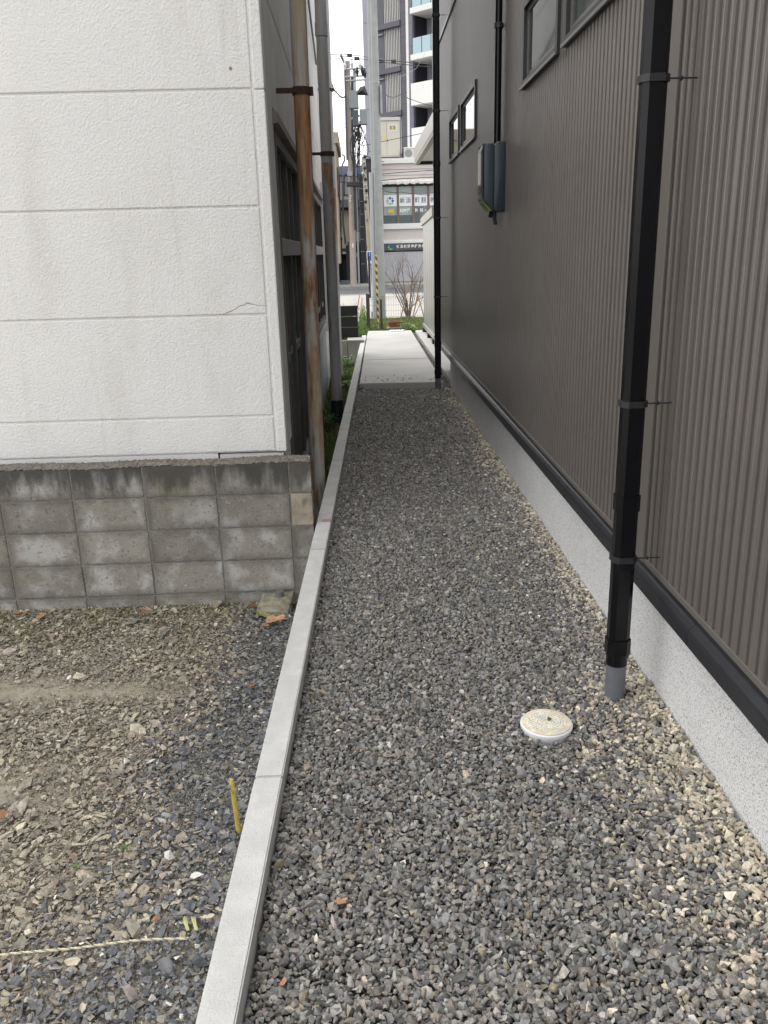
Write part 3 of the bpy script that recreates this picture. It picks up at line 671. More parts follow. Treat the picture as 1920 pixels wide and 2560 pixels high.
# ------------------------------------------------------------------ concrete block wall
bw = lot(thing('block_wall', (-1.5, 4.6, 0), 'low weathered concrete block wall in front of the white house', 'wall'))
jx = [-4.12, -3.712, -3.304, -2.896, -2.485, -2.077, -1.67, -1.267, -.858, -.447, -.322]
jz = [-.13, .070, .268, .467, .661, .845]
for i in range(len(jx) - 1):
    for j in range(len(jz) - 1):
        g = .0045; dy = random.uniform(-.002, .002)
        bm = box(NB(), jx[i] + g, jx[i + 1] - (g if i < len(jx) - 2 else 0), 4.55 + dy, 4.655, jz[j] + g, jz[j + 1] - g * (j < 4), .004)
        o = obj('block', bm, M['block'], bw)
        if i == len(jx) - 2 and j == 3: o.data.materials[0] = mat('patched_block', (.34, .30, .235), .95, noise=(14, .25), bump=(130, .6), stains=[((.12, .11, .095), (9, 9, 9), .5, .62, .85)]); o['label'] = 'end block with pale patched mortar face'
bbox('mortar', M['mortar'], bw, jx[0], jx[-1] - .006, 4.5555, 4.650, -.15, .845)
bm = NB(); nx, ny = 420, 12
def capz(x, y_):
    return .848 + .011 * lump(x * 3, y_ * 3, 16, 31) * .5 + RNG.uniform(-.004, .004)
g = [[None] * (ny + 1) for _ in range(nx + 1)]
for i in range(nx + 1):
    for j in range(ny + 1):
        x = jx[0] + (jx[-1] - .001 - jx[0]) * i / nx; y_ = 4.548 + .108 * j / ny; e = min(j, ny - j)
        g[i][j] = bm.verts.new((x, y_ + RNG.uniform(-.0015, .0015), (.843 if e == 0 else (.855 if e == 1 else .860)) + RNG.uniform(-.005, .005) + .004 * math.sin(x * 9)))
for i in range(nx):
    for j in range(ny): bm.faces.new((g[i][j], g[i + 1][j], g[i + 1][j + 1], g[i][j + 1]))
obj('mortar_cap', bm, M['cap'], bw)
# footing stub with drain pipe at the wall's foot
t = lot(thing('broken_footing', (-.54, 4.45, 0), 'mossy broken concrete lump with a capped pipe stub at the foot of the block wall', 'footing'))
bm = NB(); hull(bm, [(-.66, 4.36, -.02), (-.47, 4.33, -.02), (-.66, 4.35, .03), (-.57, 4.34, .032), (-.48, 4.33, .025), (-.64, 4.545, .06), (-.46, 4.545, .065), (-.655, 4.545, -.02), (-.46, 4.545, -.02), (-.52, 4.42, .062), (-.62, 4.44, .055)])
obj('lump', bm, mat('mossy_concrete', (.27, .255, .19), .95, noise=(20, .35), bump=(90, 1)), t)
bm = NB(); tube(bm, [(-.535, 4.485, .04), (-.535, 4.485, .095)], .024, 20); obj('pipe_stub', bm, mat('dull_steel', (.14, .135, .14), .6), t, smooth=True)

# ------------------------------------------------------------------ white house
wh = lot(thing('white_house', (-4, 8, 0), 'white rough rendered house with horizontal grooves behind the block wall', 'house'))
XC = -.468; HY = 4.75
rows = [.862, 1.074, 1.642, 2.206, 2.774, 3.34, 3.905, 4.47, 5.03, 5.6, 6.2, 6.8]
def sx_(y_): return XC - .008 * (y_ - HY)
for a, b in zip(rows[:-1], rows[1:]):
    bm = box(NB(), -9, -.536, HY, HY + .12, a + .006, b - .006, .005); obj('wall_panel', bm, M['stucco'], wh)
for a, b in zip([.862, 2.774, 4.47], [2.768, 4.464, 6.8]):
    bm = box(NB(), -.522, XC, HY - .003, HY + .10, a, b, .006); obj('corner_strip', bm, M['stucco'], wh)
bm = NB(); box(bm, -9, XC - .004, HY + .010, HY + .115, .862, 6.8); obj('groove_backing', bm, M['stucco'], wh)
bbox('base_board', M['offwhite'], wh, -.86, -.49, HY + .012, HY + .10, .5, .852)
bbox('base_wall', M['stucco'], wh, -9, -.87, HY + .004, HY + .12, .2, .86)
# settlement crack, a thin open seam with ragged edge
bm = NB()
cp = [(556, 787), (575, 779), (590, 772), (597, 766), (612, 762), (618, 757), (628, 760), (645, 763), (668, 764)]
wd = [.002, .004, .003, .0035, .003, .005, .003, .002, .0015]
pv = [(at(x, y_, HY - .0006), w) for (x, y_), w in zip(cp, wd)]
vt = [(bm.verts.new(p + Vector((0, 0, w / 2))), bm.verts.new(p - Vector((0, 0, w / 2)))) for p, w in pv]
for a, b in zip(vt[:-1], vt[1:]): bm.faces.new((a[0], b[0], b[1], a[1]))
obj('crack', bm, mat('crack_brown', (.17, .13, .10), .9), wh)
bm = NB(); p = at(576, 171, HY - .0015); tube(bm, [p, p + Vector((0, .003, 0))], .009, 14); tube(bm, [p + Vector((0, -.003, 0)), p], .003, 10)
obj('rusty_nail_spot', bm, mat('rust_spot', (.36, .27, .25), .8, noise=(90, .5)), wh)
# side wall towards the alley
def sbox(name, m, y0, y1, z0, z1, off0, off1, parent=wh, bevel=0.0, **kw):
    """box against the side wall: off is how far it stands out of the wall plane"""
    xm = sx_((y0 + y1) / 2) if (y1 - y0) < 2 else None
    bm = NB()
    v = []
    for y_ in (y0, y1):
        for off in (off0, off1):
            for z in (z0, z1): v.append(bm.verts.new((sx_(y_) + off, y_, z)))
    for q in [(0, 1, 3, 2), (4, 6, 7, 5), (0, 4, 5, 1), (2, 3, 7, 6), (0, 2, 6, 4), (1, 5, 7, 3)]: bm.faces.new([v[i] for i in q])
    if bevel: bmesh.ops.recalc_face_normals(bm, faces=bm.faces[:]); bmesh.ops.bevel(bm, geom=bm.edges[:], offset=bevel, segments=1, affect='EDGES')
    return obj(name, bm, m, parent, **kw)
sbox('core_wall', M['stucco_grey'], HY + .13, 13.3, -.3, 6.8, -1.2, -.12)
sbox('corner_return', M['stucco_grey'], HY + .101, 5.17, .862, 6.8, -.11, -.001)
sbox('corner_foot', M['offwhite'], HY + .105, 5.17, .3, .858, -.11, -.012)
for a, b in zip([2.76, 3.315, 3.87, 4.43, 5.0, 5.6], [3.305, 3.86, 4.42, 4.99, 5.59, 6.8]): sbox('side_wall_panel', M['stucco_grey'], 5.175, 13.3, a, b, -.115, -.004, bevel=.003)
for (y0, y1) in ((5.12, 7.35), (8.9, 12.2)):
    bm = NB(); a, b = sx_(y0), sx_(y1)
    hull(bm, [(a - .1, y0, 2.755), (a + .028, y0, 2.72), (a + .032, y0, 2.665), (a - .1, y0, 2.64), (b - .1, y1, 2.755), (b + .028, y1, 2.72), (b + .032, y1, 2.665), (b - .1, y1, 2.64)]); obj('window_hood', bm, M['oldwood'], wh)
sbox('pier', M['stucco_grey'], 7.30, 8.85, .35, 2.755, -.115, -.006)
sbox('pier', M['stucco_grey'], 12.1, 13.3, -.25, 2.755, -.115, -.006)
def side_window(y0, y1, npan, z0, z1, mf, tz):
    w = sbox('window', mf, y0, y1, z1 - .06, z1, -.10, .004)
    sbox('frame', mf, y0, y1, z0, z0 + .06, -.10, .012, w); sbox('frame', mf, y0, y0 + .06, z0 + .061, z1 - .061, -.10, .006, w); sbox('frame', mf, y1 - .06, y1, z0 + .061, z1 - .061, -.10, .006, w)
    sbox('transom', M['alu'], y0 + .061, y1 - .061, tz, tz + .10, -.09, .008, w, .003)
    step = (y1 - y0 - .12) / npan
    for i in range(npan):
        ya = y0 + .06 + i * step; o_ = -.035 - .02 * (i % 2)
        for (za, zb) in ((z0 + .061, tz - .001), (tz + .101, z1 - .061)):
            sbox('sash', mf, ya + .002, ya + .045, za, zb, o_ - .02, o_ + .018, w); sbox('sash', mf, ya + step - .045, ya + step - .002, za, zb, o_ - .02, o_ + .018, w)
            sbox('pane', M['smoke'], ya + .046, ya + step - .046, za, zb, o_ - .004, o_, w)
        sbox('mid_rail', mf, ya + .046, ya + step - .046, 1.27, 1.33, o_ - .02, o_ + .018, w)
side_window(5.18, 7.28, 4, .36, 2.63, M['darkframe'], 1.95)
side_window(8.88, 12.08, 5, 1.08, 2.63, M['darkframe'], 1.95)
sbox('dado_panel', mat('grey_sheet', (.27, .285, .30), .6, noise=(4, .06)), 8.86, 11.5, .34, 1.04, -.115, .012, bevel=.004)
sbox('window_ledge', M['alu'], 8.86, 11.5, 1.042, 1.075, -.05, .035, bevel=.004)
sbox('foundation', M['concrete'], 5.18, 13.3, -.3, .335, -.115, -.02)
sbox('white_post', M['offwhite'], 12.2, 12.27, .9, 2.9, -.004, .03)
bm = NB(); tube(bm, [(sx_(10.6) + .02, 10.6, 6.7), (sx_(10.6) + .02, 10.6, 4.68), (sx_(12.3) + .02, 12.3, 4.36)], .013, 10); obj('cable_duct', bm, M['vu'], wh)
bbox('eave', M['offwhite'], wh, -9.3, -.30, HY - .35, 13.6, 6.8, 7.0)
# hooded vent and flower-like vent cap on the side wall
t = lot(thing('vent_hood', (sx_(12.84), 12.84, 2.1), 'white rounded ventilation hood on the side of the white house', 'vent'))
bm = NB(); bmesh.ops.create_uvsphere(bm, u_segments=20, v_segments=12, radius=.15, matrix=Matrix.Translation((sx_(12.8) + .0, 12.8, 2.14)) @ Matrix.Diagonal((.85, 1, 1.35, 1)))
bmesh.ops.bisect_plane(bm, geom=bm.verts[:] + bm.edges[:] + bm.faces[:], plane_co=(0, 0, 2.0), plane_no=(.5, 0, -1), clear_outer=True); obj('hood', bm, mat('white_hood', (.78, .78, .76), .4), t, smooth=True)
bm = NB(); bmesh.ops.create_uvsphere(bm, u_segments=14, v_segments=8, radius=.09, matrix=Matrix.Translation((sx_(12.8) + .02, 12.8, 2.05))); obj('duct_mouth', bm, M['dark'], t)
t = lot(thing('exhaust_elbow', (sx_(12.6), 12.6, 1.4), 'small white exhaust pipe elbow low on the side of the white house', 'vent'))
bm = NB(); c0 = Vector((sx_(12.6) + .0, 12.6, 1.4)); tube(bm, [c0, c0 + Vector((.07, 0, .01)), c0 + Vector((.10, 0, -.03)), c0 + Vector((.10, 0, -.07))], [.04, .045, .05, .052], 16); obj('elbow', bm, mat('white_elbow', (.72, .72, .68), .5), t, smooth=True)

# ------------------------------------------------------------------ rusty pipes on the side of the white house
def wall_pipe(x, y_, r, z0, z1, m, label, straps, joints, sleeve=None, top=None):
    t = lot(thing('rusty_pipe', (x, y_, z0), label, 'pipe', 'old iron downpipes beside the white house'))
    n = 40; tx, ty = top or (x, y_)
    pts = [(x + (tx - x) * (i / n), y_ + (ty - y_) * (i / n), z0 + (z1 - z0) * i / n) for i in range(n + 1)]
    bm = NB(); tube(bm, pts, [r * (1 + .012 * math.sin(i * 2.3)) for i in range(n + 1)], 28); obj('pipe', bm, m, t, smooth=True)
    def cx(z): f_ = (z - z0) / (z1 - z0); return x + (tx - x) * f_, y_ + (ty - y_) * f_
    for z in straps:
        a, b = cx(z)
        bm = NB(); tube(bm, [(a, b, z - .022), (a, b, z + .022)], r + .007, 24); c = obj('strap', bm, M['strap'], t)
        bm = NB(); box(bm, sx_(b) - .005, a - r * .6, b - .02 - r * .55, b + .0 - r * .55, z - .014, z + .014); box(bm, a + r * .8, a + r + .022, b - .012, b + .012, z - .024, z + .024); obj('arm', bm, M['strap'], c)
    for z in joints:
        a, b = cx(z); bm = NB(); tube(bm, [(a, b, z - .06), (a, b, z + .06)], r + .006, 28); obj('sleeve', bm, m, t, smooth=True)
    if sleeve:
        bm = NB(); tube(bm, [(x, y_, z0), (x, y_, sleeve - .16)], r + .005, 28); tube(bm, [(x, y_, sleeve - .16), (x, y_, sleeve)], r + .010, 28); obj('pvc_sleeve', bm, mat('dark_pvc', (.022, .027, .034), .35), t, smooth=True)
    return t
wall_pipe(-.352, 5.6, .0495, -.25, 6.7, M['rust'], 'thick rusty orange and grey downpipe nearest the block wall', [2.90], [4.6], top=(-.30, 5.6))
wall_pipe(-.330, 9.5, .0600, -.25, 6.9, M['rust2'], 'grey peeling downpipe with dark plastic foot sleeve, second from the block wall', [2.96], [4.12], sleeve=.36, top=(-.322, 9.5))
wall_pipe(-.400, 13.2, .0560, -.25, 6.9, M['rust2'], 'pale far downpipe mostly hidden behind the grey one', [4.2], [], top=(-.385, 13.2))

# ------------------------------------------------------------------ small things on the lot
t = tag(lot(obj('boundary_peg', tube(NB(), [on_ground(600, 2100, -.03), at(580, 1960, 2.52), at(579, 1948, 2.52)], [.0095, .009, .005], 10), M['yellow_old'])), 'short faded yellow stake leaning out beside the kerb', 'stake')
# twisted rope
rp = lot(thing('twisted_rope', (-1.1, 1.98, .02), 'thin yellow and grey twisted rope lying across the stone chips', 'rope'))
def rope_c(s):   # s 0..1 left to right
    x = -1.9 + 1.32 * s; return Vector((x, 1.93 + .075 * s + .006 * math.sin(s * 9), .016 + .003 * math.sin(s * 23)))
for ph, m, nm in ((0, M['rope_y'], 'yellow_strand'), (2.09, M['rope_y'], 'yellow_strand'), (4.19, M['rope_k'], 'grey_strand')):
    pts = []
    for i in range(700):
        s = i / 699; c_ = rope_c(s); a = ph + s * 1.32 / .034 * 2 * math.pi
        pts.append(c_ + Vector((0, math.cos(a), math.sin(a))) * .0018)
    obj(nm, tube(NB(), pts, .0022, 5), m, rp)
bm = NB()
for i in range(60):
    sd = (i % 2) * .026 + random.uniform(-.004, .004); b0 = on_ground(470, 2326, .014) + Vector((sd, 0, 0)); a = random.uniform(-.5, .3); q = b0 + Vector((-.006, .012, .006)); tube(bm, [b0, q, q + Vector((-.008 + a * .012, .016 + random.uniform(0, .012), random.uniform(0, .014)))], [.0014, .0016, .0006], 4)
obj('frayed_end', bm, mat('rope_fray', (.55, .55, .26), .8), rp)

def leaf(P_, size, m, label, seed, yaw=0.0, lobes=5, curl=.5, cat='dead leaf', name='dead_leaf'):
    rg = random.Random(seed); bm = NB(); n = 26; ring = []
    ctr = bm.verts.new((0, 0, .0)); 
    for i in range(n):
        a = 2 * math.pi * i / n; r_ = size * (.55 + .45 * abs(math.cos(a * lobes / 2)) ** .8) * rg.uniform(.9, 1.08) * (1.25 if abs(a - math.pi) > 2.6 else 1)
        x, y_ = r_ * math.cos(a), r_ * math.sin(a) * .72
        ring.append(bm.verts.new((x, y_, curl * (abs(y_) ** 1.6) * 6 + curl * x * x * 5 * rg.uniform(.6, 1.4) / max(size, .01) * .05 + rg.uniform(0, .12) * size)))
    for i in range(n): bm.faces.new((ctr, ring[i], ring[(i + 1) % n]))
    tube(bm, [(size, 0, .004), (size * 1.5, size * .15, .012)], .0012, 4)
    bmesh.ops.transform(bm, matrix=Matrix.Translation(P_) @ Matrix.Rotation(yaw, 4, 'Z') @ Matrix.Rotation(rg.uniform(-.35, .35), 4, 'X') @ Matrix.Rotation(rg.uniform(-.25, .35), 4, 'Y'), verts=bm.verts[:])
    for f in bm.faces: f.smooth = True
    o = tag(obj(name, bm, m), label, cat)
    return lot(o) if P_.x < kx(P_.y) - .05 else o
def gl_(px, py, z=.02): return on_ground(px, py, z)
leaf(gl_(850, 2256), .026, M['deadleaf2'], 'curled orange brown leaf lying alone on the dark gravel', 1, .8)
leaf(gl_(936, 1368, .014), .030, M['paleleaf'], 'pale bleached leaf on the gravel in mid alley', 2, .2, lobes=2)
leaf(gl_(708, 2455, .012), .013, M['deadleaf2'], 'small rust coloured leaf scrap near the bottom of the kerb', 3, 1.2, lobes=2)
for i, (x, y_, m, s, lb) in enumerate([(683, 1553, 'deadleaf2', .055, 'large salmon brown leaf below the broken footing'), (664, 1565, 'deadleaf2', .035, 'narrow orange leaf left of the large salmon one'),
        (660, 1540, 'deadleaf3', .045, 'pale olive leaf in front of the broken footing'), (640, 1520, 'deadleaf', .045, 'dark brown curled leaf left of the broken footing'),
        (731, 1512, 'deadleaf', .05, 'brown leaf standing between the broken footing and the kerb'), (537, 1535, 'deadleaf3', .035, 'yellow green leaf at the foot of the block wall'),
        (435, 1527, 'paleleaf', .03, 'curled buff leaf against the middle of the block wall'), (52, 1537, 'deadleaf2', .05, 'flat orange leaf at the left end of the block wall'),
        (105, 1540, 'deadleaf2', .04, 'orange leaf, second from the left along the block wall'), (362, 1532, 'deadleaf', .03, 'small brown leaf against the block wall left of the curled buff one'),
        (5, 2040, 'deadleaf', .03, 'dark red leaf at the left edge of the lot'), (630, 1715, 'deadleaf', .022, 'dry brown leaf scrap beside the kerb halfway down the lot'),
        (520, 2293, 'paleleaf', .02, 'pale leaf scrap near the frayed rope end')]):
    leaf(gl_(x, y_, .022), s, M[m], lb, 20 + i, random.uniform(0, 6), lobes=random.choice([2, 3, 5]))
for i, (x, y_, s, lb) in enumerate([(425, 2138, .030, 'large white stone on the slate chips, nearest the yellow stake'), (490, 2188, .024, 'white slab shaped stone left of the kerb above the rope'), (312, 1902, .026, 'white stone at the edge of the brown chips'), (481, 1768, .020, 'white stone in the upper slate chips'), (540, 1561, .02, 'white round stone near the yellow green leaf')]):
    p = gl_(x, y_, .016); bm = NB(); hull(bm, [tuple(p + Vector(v.co) * s * 1.6) for v in (rocksB if i % 2 else rocksA)[5 + i].vertices]); tag(lot(obj('white_stone', bm, mat('white_stone', (.66, .64, .60), .8, noise=(30, .1)))), lb, 'stone', 'white stones among the lot chips')

# ------------------------------------------------------------------ vegetation helpers
def blades(name, pts, h, m, seed=1, wid=.006, lean=.5):
    rg = np.random.default_rng(seed); n = len(pts); P = np.array(pts)
    a = rg.uniform(0, 6.28, n); hh = h * rg.uniform(.45, 1.25, n); w = wid * rg.uniform(.6, 1.4, n); l = lean * rg.uniform(.1, 1, n) * hh; b = rg.uniform(0, 6.28, n)
    dx, dy = np.cos(a) * w, np.sin(a) * w; lx, ly = np.cos(b) * l, np.sin(b) * l
    V = np.zeros((n, 5, 3)); V[:, 0] = P + np.stack([-dx, -dy, 0 * dx], 1); V[:, 1] = P + np.stack([dx, dy, 0 * dx], 1)
    mid = P + np.stack([lx * .35, ly * .35, hh * .55], 1); V[:, 2] = mid + np.stack([dx, dy, 0 * dx], 1) * .8; V[:, 3] = mid - np.stack([dx, dy, 0 * dx], 1) * .8
    V[:, 4] = P + np.stack([lx, ly, hh], 1)
    i0 = (np.arange(n) * 5)[:, None]
    F = [tuple(q) for q in (i0 + np.array([0, 1, 2, 3])).tolist()] + [tuple(q) for q in (i0 + np.array([3, 2, 4])).tolist()]
    me = bpy.data.meshes.new(name); me.from_pydata(V.reshape(-1, 3).tolist(), [], F); me.materials.append(m)
    o = bpy.data.objects.new(name, me); C.objects.link(o); o['kind'] = 'stuff'; return o
def rnd(n, x0, x1, y0, y1, z, dens=None):
    p = np.column_stack([RNG.uniform(x0, x1, n), RNG.uniform(y0, y1, n), np.full(n, z)])
    if dens is not None: p = p[RNG.random(n) < dens(p[:, 0], p[:, 1])]
    return p
dd = lambda x, y_: np.clip((lump(x, y_, 3.4, 77) + .62) * 1.1, 0, 1) * ((x < kl(y_) - .01) & (x > np.where(y_ < 13.3, sx_(y_), -1.3)))
tag(lot(blades('weeds', rnd(36000, -1.0, -.03, 5.0, 14.8, .055, dd), .085, M['grass'], 5, .005, .9)), 'green weeds growing in the soil strip between kerb and white house', 'weeds')
tag(lot(blades('dead_grass', rnd(6000, -.55, -.05, 4.75, 14.8, .055, lambda x, y_: (x < kl(y_) - .01) * 1.0), .05, mat('dead_blade', (.19, .13, .075), .8), 6, .006, 1.2)), 'dead brown grass and litter in the soil strip behind the kerb', 'weeds')
tag(blades('lawn', rnd(42000, -2.5, 2.6, 21.3, 26.25, -.012), .07, mat('lawn_blade', (.165, .21, .06), .8, noise=(1.2, .35)), 7, .010, 1.0), 'yellow green lawn behind the wire fence', 'grass')
tag(blades('tall_grass', rnd(14000, -2.2, .12, 20.5, 33, -.012, lambda x, y_: np.clip(.9 - (y_ - 22) / 11, 0.05, 1)), .17, mat('tall_blade', (.13, .21, .055), .8, noise=(1, .3)), 8, .010, .9), 'taller green grass left of the fence posts', 'grass')
def leafy(name, P_, n, r, h, ls, m, label, seed):
    rg = random.Random(seed); bm = NB()
    for i in range(n):
        a = rg.uniform(0, 6.28); q = Vector((math.cos(a), math.sin(a), 0)) * r * rg.uniform(.1, 1); tip = P_ + q + Vector((0, 0, h * rg.uniform(.3, 1)))
        d = (q.normalized() + Vector((0, 0, rg.uniform(-.2, .8)))).normalized(); s = Vector((-d.y, d.x, 0)).normalized() * ls * .32; L_ = ls * rg.uniform(.7, 1.2)
        v = [bm.verts.new(p) for p in (tip, tip + d * L_ * .45 + s, tip + d * L_, tip + d * L_ * .45 - s)]; bm.faces.new(v)
        if i % 3 == 0: tube(bm, [P_, tip], .0015 if h < .3 else .003, 3, cap=False)
    o = tag(obj(name, bm, m), label, 'weed')
    return lot(o) if P_.x < kx(P_.y) - .05 else o
leafy('broadleaf_weed', on_ground(868, 925, .055), 140, .16, .22, .055, M['leafgreen'], 'bushy bright green weed before the low concrete wall', 1)
leafy('broadleaf_weed', on_ground(868, 975, .055), 90, .10, .13, .04, M['leafpale'], 'pale green weed behind the kerb beyond the grey pipe', 2)
leafy('broadleaf_weed', on_ground(822, 1075, .055), 150, .11, .17, .03, M['leafgreen'], 'dark green weed clump between the two rusty pipes', 3)
leafy('broadleaf_weed', Vector((1.02, 21.6, 0)), 70, .14, .22, .075, M['leafgreen'], 'green weed beside the brown planter', 4)
leafy('broadleaf_weed', Vector((1.20, 21.55, 0)), 80, .16, .16, .085, M['leafpale'], 'pale leafy weed at the right corner of the path', 5)
leafy('tiny_sprout', gl_(320, 2130, .0), 20, .018, .03, .014, M['leafpale'], 'tiny green sprout among the brown chips', 6)
leafy('tiny_sprout', gl_(193, 2178, .0), 14, .016, .025, .012, M['leafpale'], 'second tiny green sprout further left in the brown chips', 7)

# ------------------------------------------------------------------ low wall and black ribbed panels at the far left
lw = thing('low_concrete_wall', (-1, 19.3, 0), 'low stained concrete retaining wall across the far end of the soil strip', 'wall')
bbox('wall_body', M['concrete'], lw, -2.6, -.36, 18.95, 19.15, -.7, .10, .01)
bbox('end_block', M['concrete'], lw, -.345, .0, 18.6, 19.12, -.7, .115, .008)
bbox('end_cap', M['slab'], lw, -.36, .005, 18.58, 19.14, .116, .145, .004)
t = thing('ribbed_panel_stack', (-.35, 19.35, .12), 'black ribbed plastic panels stacked three high on the low wall', 'panel stack')
for k_, (x0, x1, z0) in enumerate(((-.60, -.115, .60), (-.60, -.115, .36), (-.60, -.115, .12))):
    bm = NB(); n = 26
    box(bm, x0, x1, 19.32, 19.40, z0 + .004, z0 + .232, .004)
    for i in range(n):
        xx = x0 + (x1 - x0) * (i + .5) / n; box(bm, xx - .0055, xx + .0055, 19.298, 19.3195, z0 + .012, z0 + .222)
    obj('panel', bm, M['tile'], t)
t = thing('ribbed_panel_stack', (-1, 19.35, .12), 'lower black ribbed panel half hidden behind the grey pipe', 'panel stack')
bm = NB(); box(bm, -1.25, -.615, 19.33, 19.41, .12, .36, .004)
for i in range(34): box(bm, -1.24 + i * .0185, -1.228 + i * .0185, 19.305, 19.3295, .13, .35)
obj('panel', bm, M['tile'], t)
bbox('top_panel', M['tile'], t, -1.25, -.72, 19.335, 19.41, .62, .83, .004)
for xx in (-1.02, -.70): bbox('post', M['alu'], t, xx, xx + .035, 19.45, 19.48, .1, 1.75)

# ------------------------------------------------------------------ things at the end of the path
t = thing('wire_fence', (.9, 22.35, 0), 'low welded wire mesh fence with dark brown posts behind the path', 'fence')
bm = NB(); ztop = .87
x = .19
while x < 3.4:
    tube(bm, [(x, 22.35, .0), (x, 22.35, ztop)], .0022, 4, cap=False); x += .062
for z in (.05, .2, .35, .5, .65, .8, .84, .87): tube(bm, [(.15, 22.352, z), (3.4, 22.352, z)], .0028, 4, cap=False)
obj('wire_mesh', bm, mat('fence_wire', (.20, .19, .17), .5, .3), t, kind='stuff')
for xx in (.14, .485, 2.5):
    w_ = .045 if xx < .3 else .03
    obj('post', box(NB(), xx - w_, xx + w_, 22.31, 22.40, -.1, .93 if xx < .3 else .80, .006), mat('brown_post', (.075, .06, .05), .6), t)
bbox('post_cap', M['alu'], t, .085, .195, 22.30, 22.41, .931, .97, .01)
t = thing('planter', (.83, 21.95, 0), 'oblong terracotta planter of withered plants on a stone behind the path', 'planter')
bm = NB(); hull(bm, [(.68 + dx, 21.85 + dy, .12) for dx in (0, .27) for dy in (0, .14)] + [(.655 + dx, 21.83 + dy, .225) for dx in (0, .32) for dy in (0, .18)]); obj('pot', bm, M['terracotta'], t)
bbox('rim', M['terracotta'], t, .64, .99, 21.82, 22.02, .226, .25, .006)
bbox('soil', M['dirt'], t, .66, .97, 21.84, 22.0, .2505, .256)
bm = NB()
for i in range(26):
    p = Vector((random.uniform(.68, .95), random.uniform(21.86, 21.98), .25)); tube(bm, [p, p + Vector((random.uniform(-.05, .05), random.uniform(-.03, .03), random.uniform(.03, .10)))], .003, 4)
tube(bm, [(.96, 21.9, .26), (.985, 21.92, .50)], .004, 5); obj('dry_stems', bm, mat('dry_stem', (.40, .20, .12), .8), t)
tag(bbox('stepping_stone', M['concrete'], None, .62, 1.02, 21.75, 22.1, -.02, .118, .01), 'rough flat stone under the terracotta planter', 'stone')
t = thing('paper_sheet', (.8, 21.0, .1), 'crumpled white sheet lying on the far edge of the path', 'paper')
bm = NB(); g = [[bm.verts.new((.62 + i * .028 + j * .012, 20.82 + j * .04, .103 + .035 * abs(math.sin(i * 1.3 + j)) * (1 if 0 < j < 5 else .2))) for j in range(7)] for i in range(14)]
for i in range(13):
    for j in range(6): bm.faces.new((g[i][j], g[i + 1][j], g[i + 1][j + 1], g[i][j + 1]))
obj('sheet', bm, M['paper'], t)
t = thing('timber_boards', (0, 26, 0), 'weathered timber boards lying along the grass towards the road', 'boards')
for i in range(2):
    a0 = at(888 + i * 8, 795, 25.5); a1 = at(898 + i * 5, 722, 40)
    bm = NB(); w_ = .10; hull(bm, [(a0.x - w_, 24.5, 0), (a0.x + w_ * .2, 24.5, 0), (a0.x - w_, 24.5, .10), (a0.x + w_ * .2, 24.5, .10), (a1.x - w_, 40, 0), (a1.x + w_ * .2, 40, 0), (a1.x - w_, 40, .10), (a1.x + w_ * .2, 40, .10)])
    obj('board', bm, mat('grey_timber', (.36, .31, .26), .9), t)

# bare shrub with stakes
t = thing('bare_shrub', (1.39, 26.3, 0), 'leafless many stemmed shrub before the clinic shutter', 'shrub')
rg = random.Random(5)
def branch(bm, p, d, L_, r, depth):
    n = 5; pts = [p]; q = p.copy(); dd_ = d.copy()
    for i in range(n):
        dd_ = (dd_ + Vector((rg.gauss(0, .09), rg.gauss(0, .09), rg.gauss(.02, .06)))).normalized(); q = q + dd_ * L_ / n; pts.append(q.copy())
    tube(bm, pts, [r * (1 - .55 * i / n) for i in range(n + 1)], 5 if r > .006 else 3, cap=False)
    if depth <= 0: return
    for k_ in range(rg.choice([3, 4, 4, 5])):
        i = rg.randint(1, n); a = rg.uniform(0, 6.28); sd = Vector((math.cos(a), math.sin(a) * .7, rg.uniform(.1, .7))).normalized()
        nd = (pts[i] - pts[i - 1]).normalized() * .75 + sd * .62
        branch(bm, pts[i], nd.normalized(), L_ * rg.uniform(.42, .68), r * (1 - .55 * i / n) * .62, depth - 1)
for i, (bx, dx, L_, r) in enumerate([(0, -.02, 1.25, .036), (.03, .08, 1.35, .030), (-.04, -.24, 1.3, .020), (.14, .26, 1.3, .020), (-.02, -.42, 1.15, .016), (.05, .18, 1.2, .022), (.16, .42, 1.0, .014), (-.02, -.12, 1.35, .024)]):
    bm = NB(); branch(bm, Vector((1.39 + bx, 26.3, 0)), Vector((dx, rg.uniform(-.15, .15), 1)).normalized(), L_, r, 3 if r > .018 else 2); obj('stem', bm, M['bark'], t)
for i, (a, b) in enumerate((((1001, 797), (1019, 715)), ((1030, 797), (1046, 735)), ((1062, 790), (1040, 722)))):
    p0, p1 = at(*a, 25.9), at(*b, 26.1); tag(obj('shrub_stake', tube(NB(), [(p0.x, 25.9, -.02), p1], .018, 8), M['cane']), ['left bamboo prop leaning into the bare shrub', 'middle bamboo prop leaning into the bare shrub', 'right bamboo prop of the bare shrub beside the shed'][i], 'stake', 'props of the bare shrub')
tag(obj('soil_mound', (lambda bm: (hull(bm, [(1.39 + .42 * math.cos(a) * s, 26.3 + .3 * math.sin(a) * s, z) for a in [i * .628 for i in range(10)] for s, z in ((1, -.02), (.5, .06))]), bm)[1])(NB()), M['lawn']), 'low grassy mound at the foot of the bare shrub', 'mound')

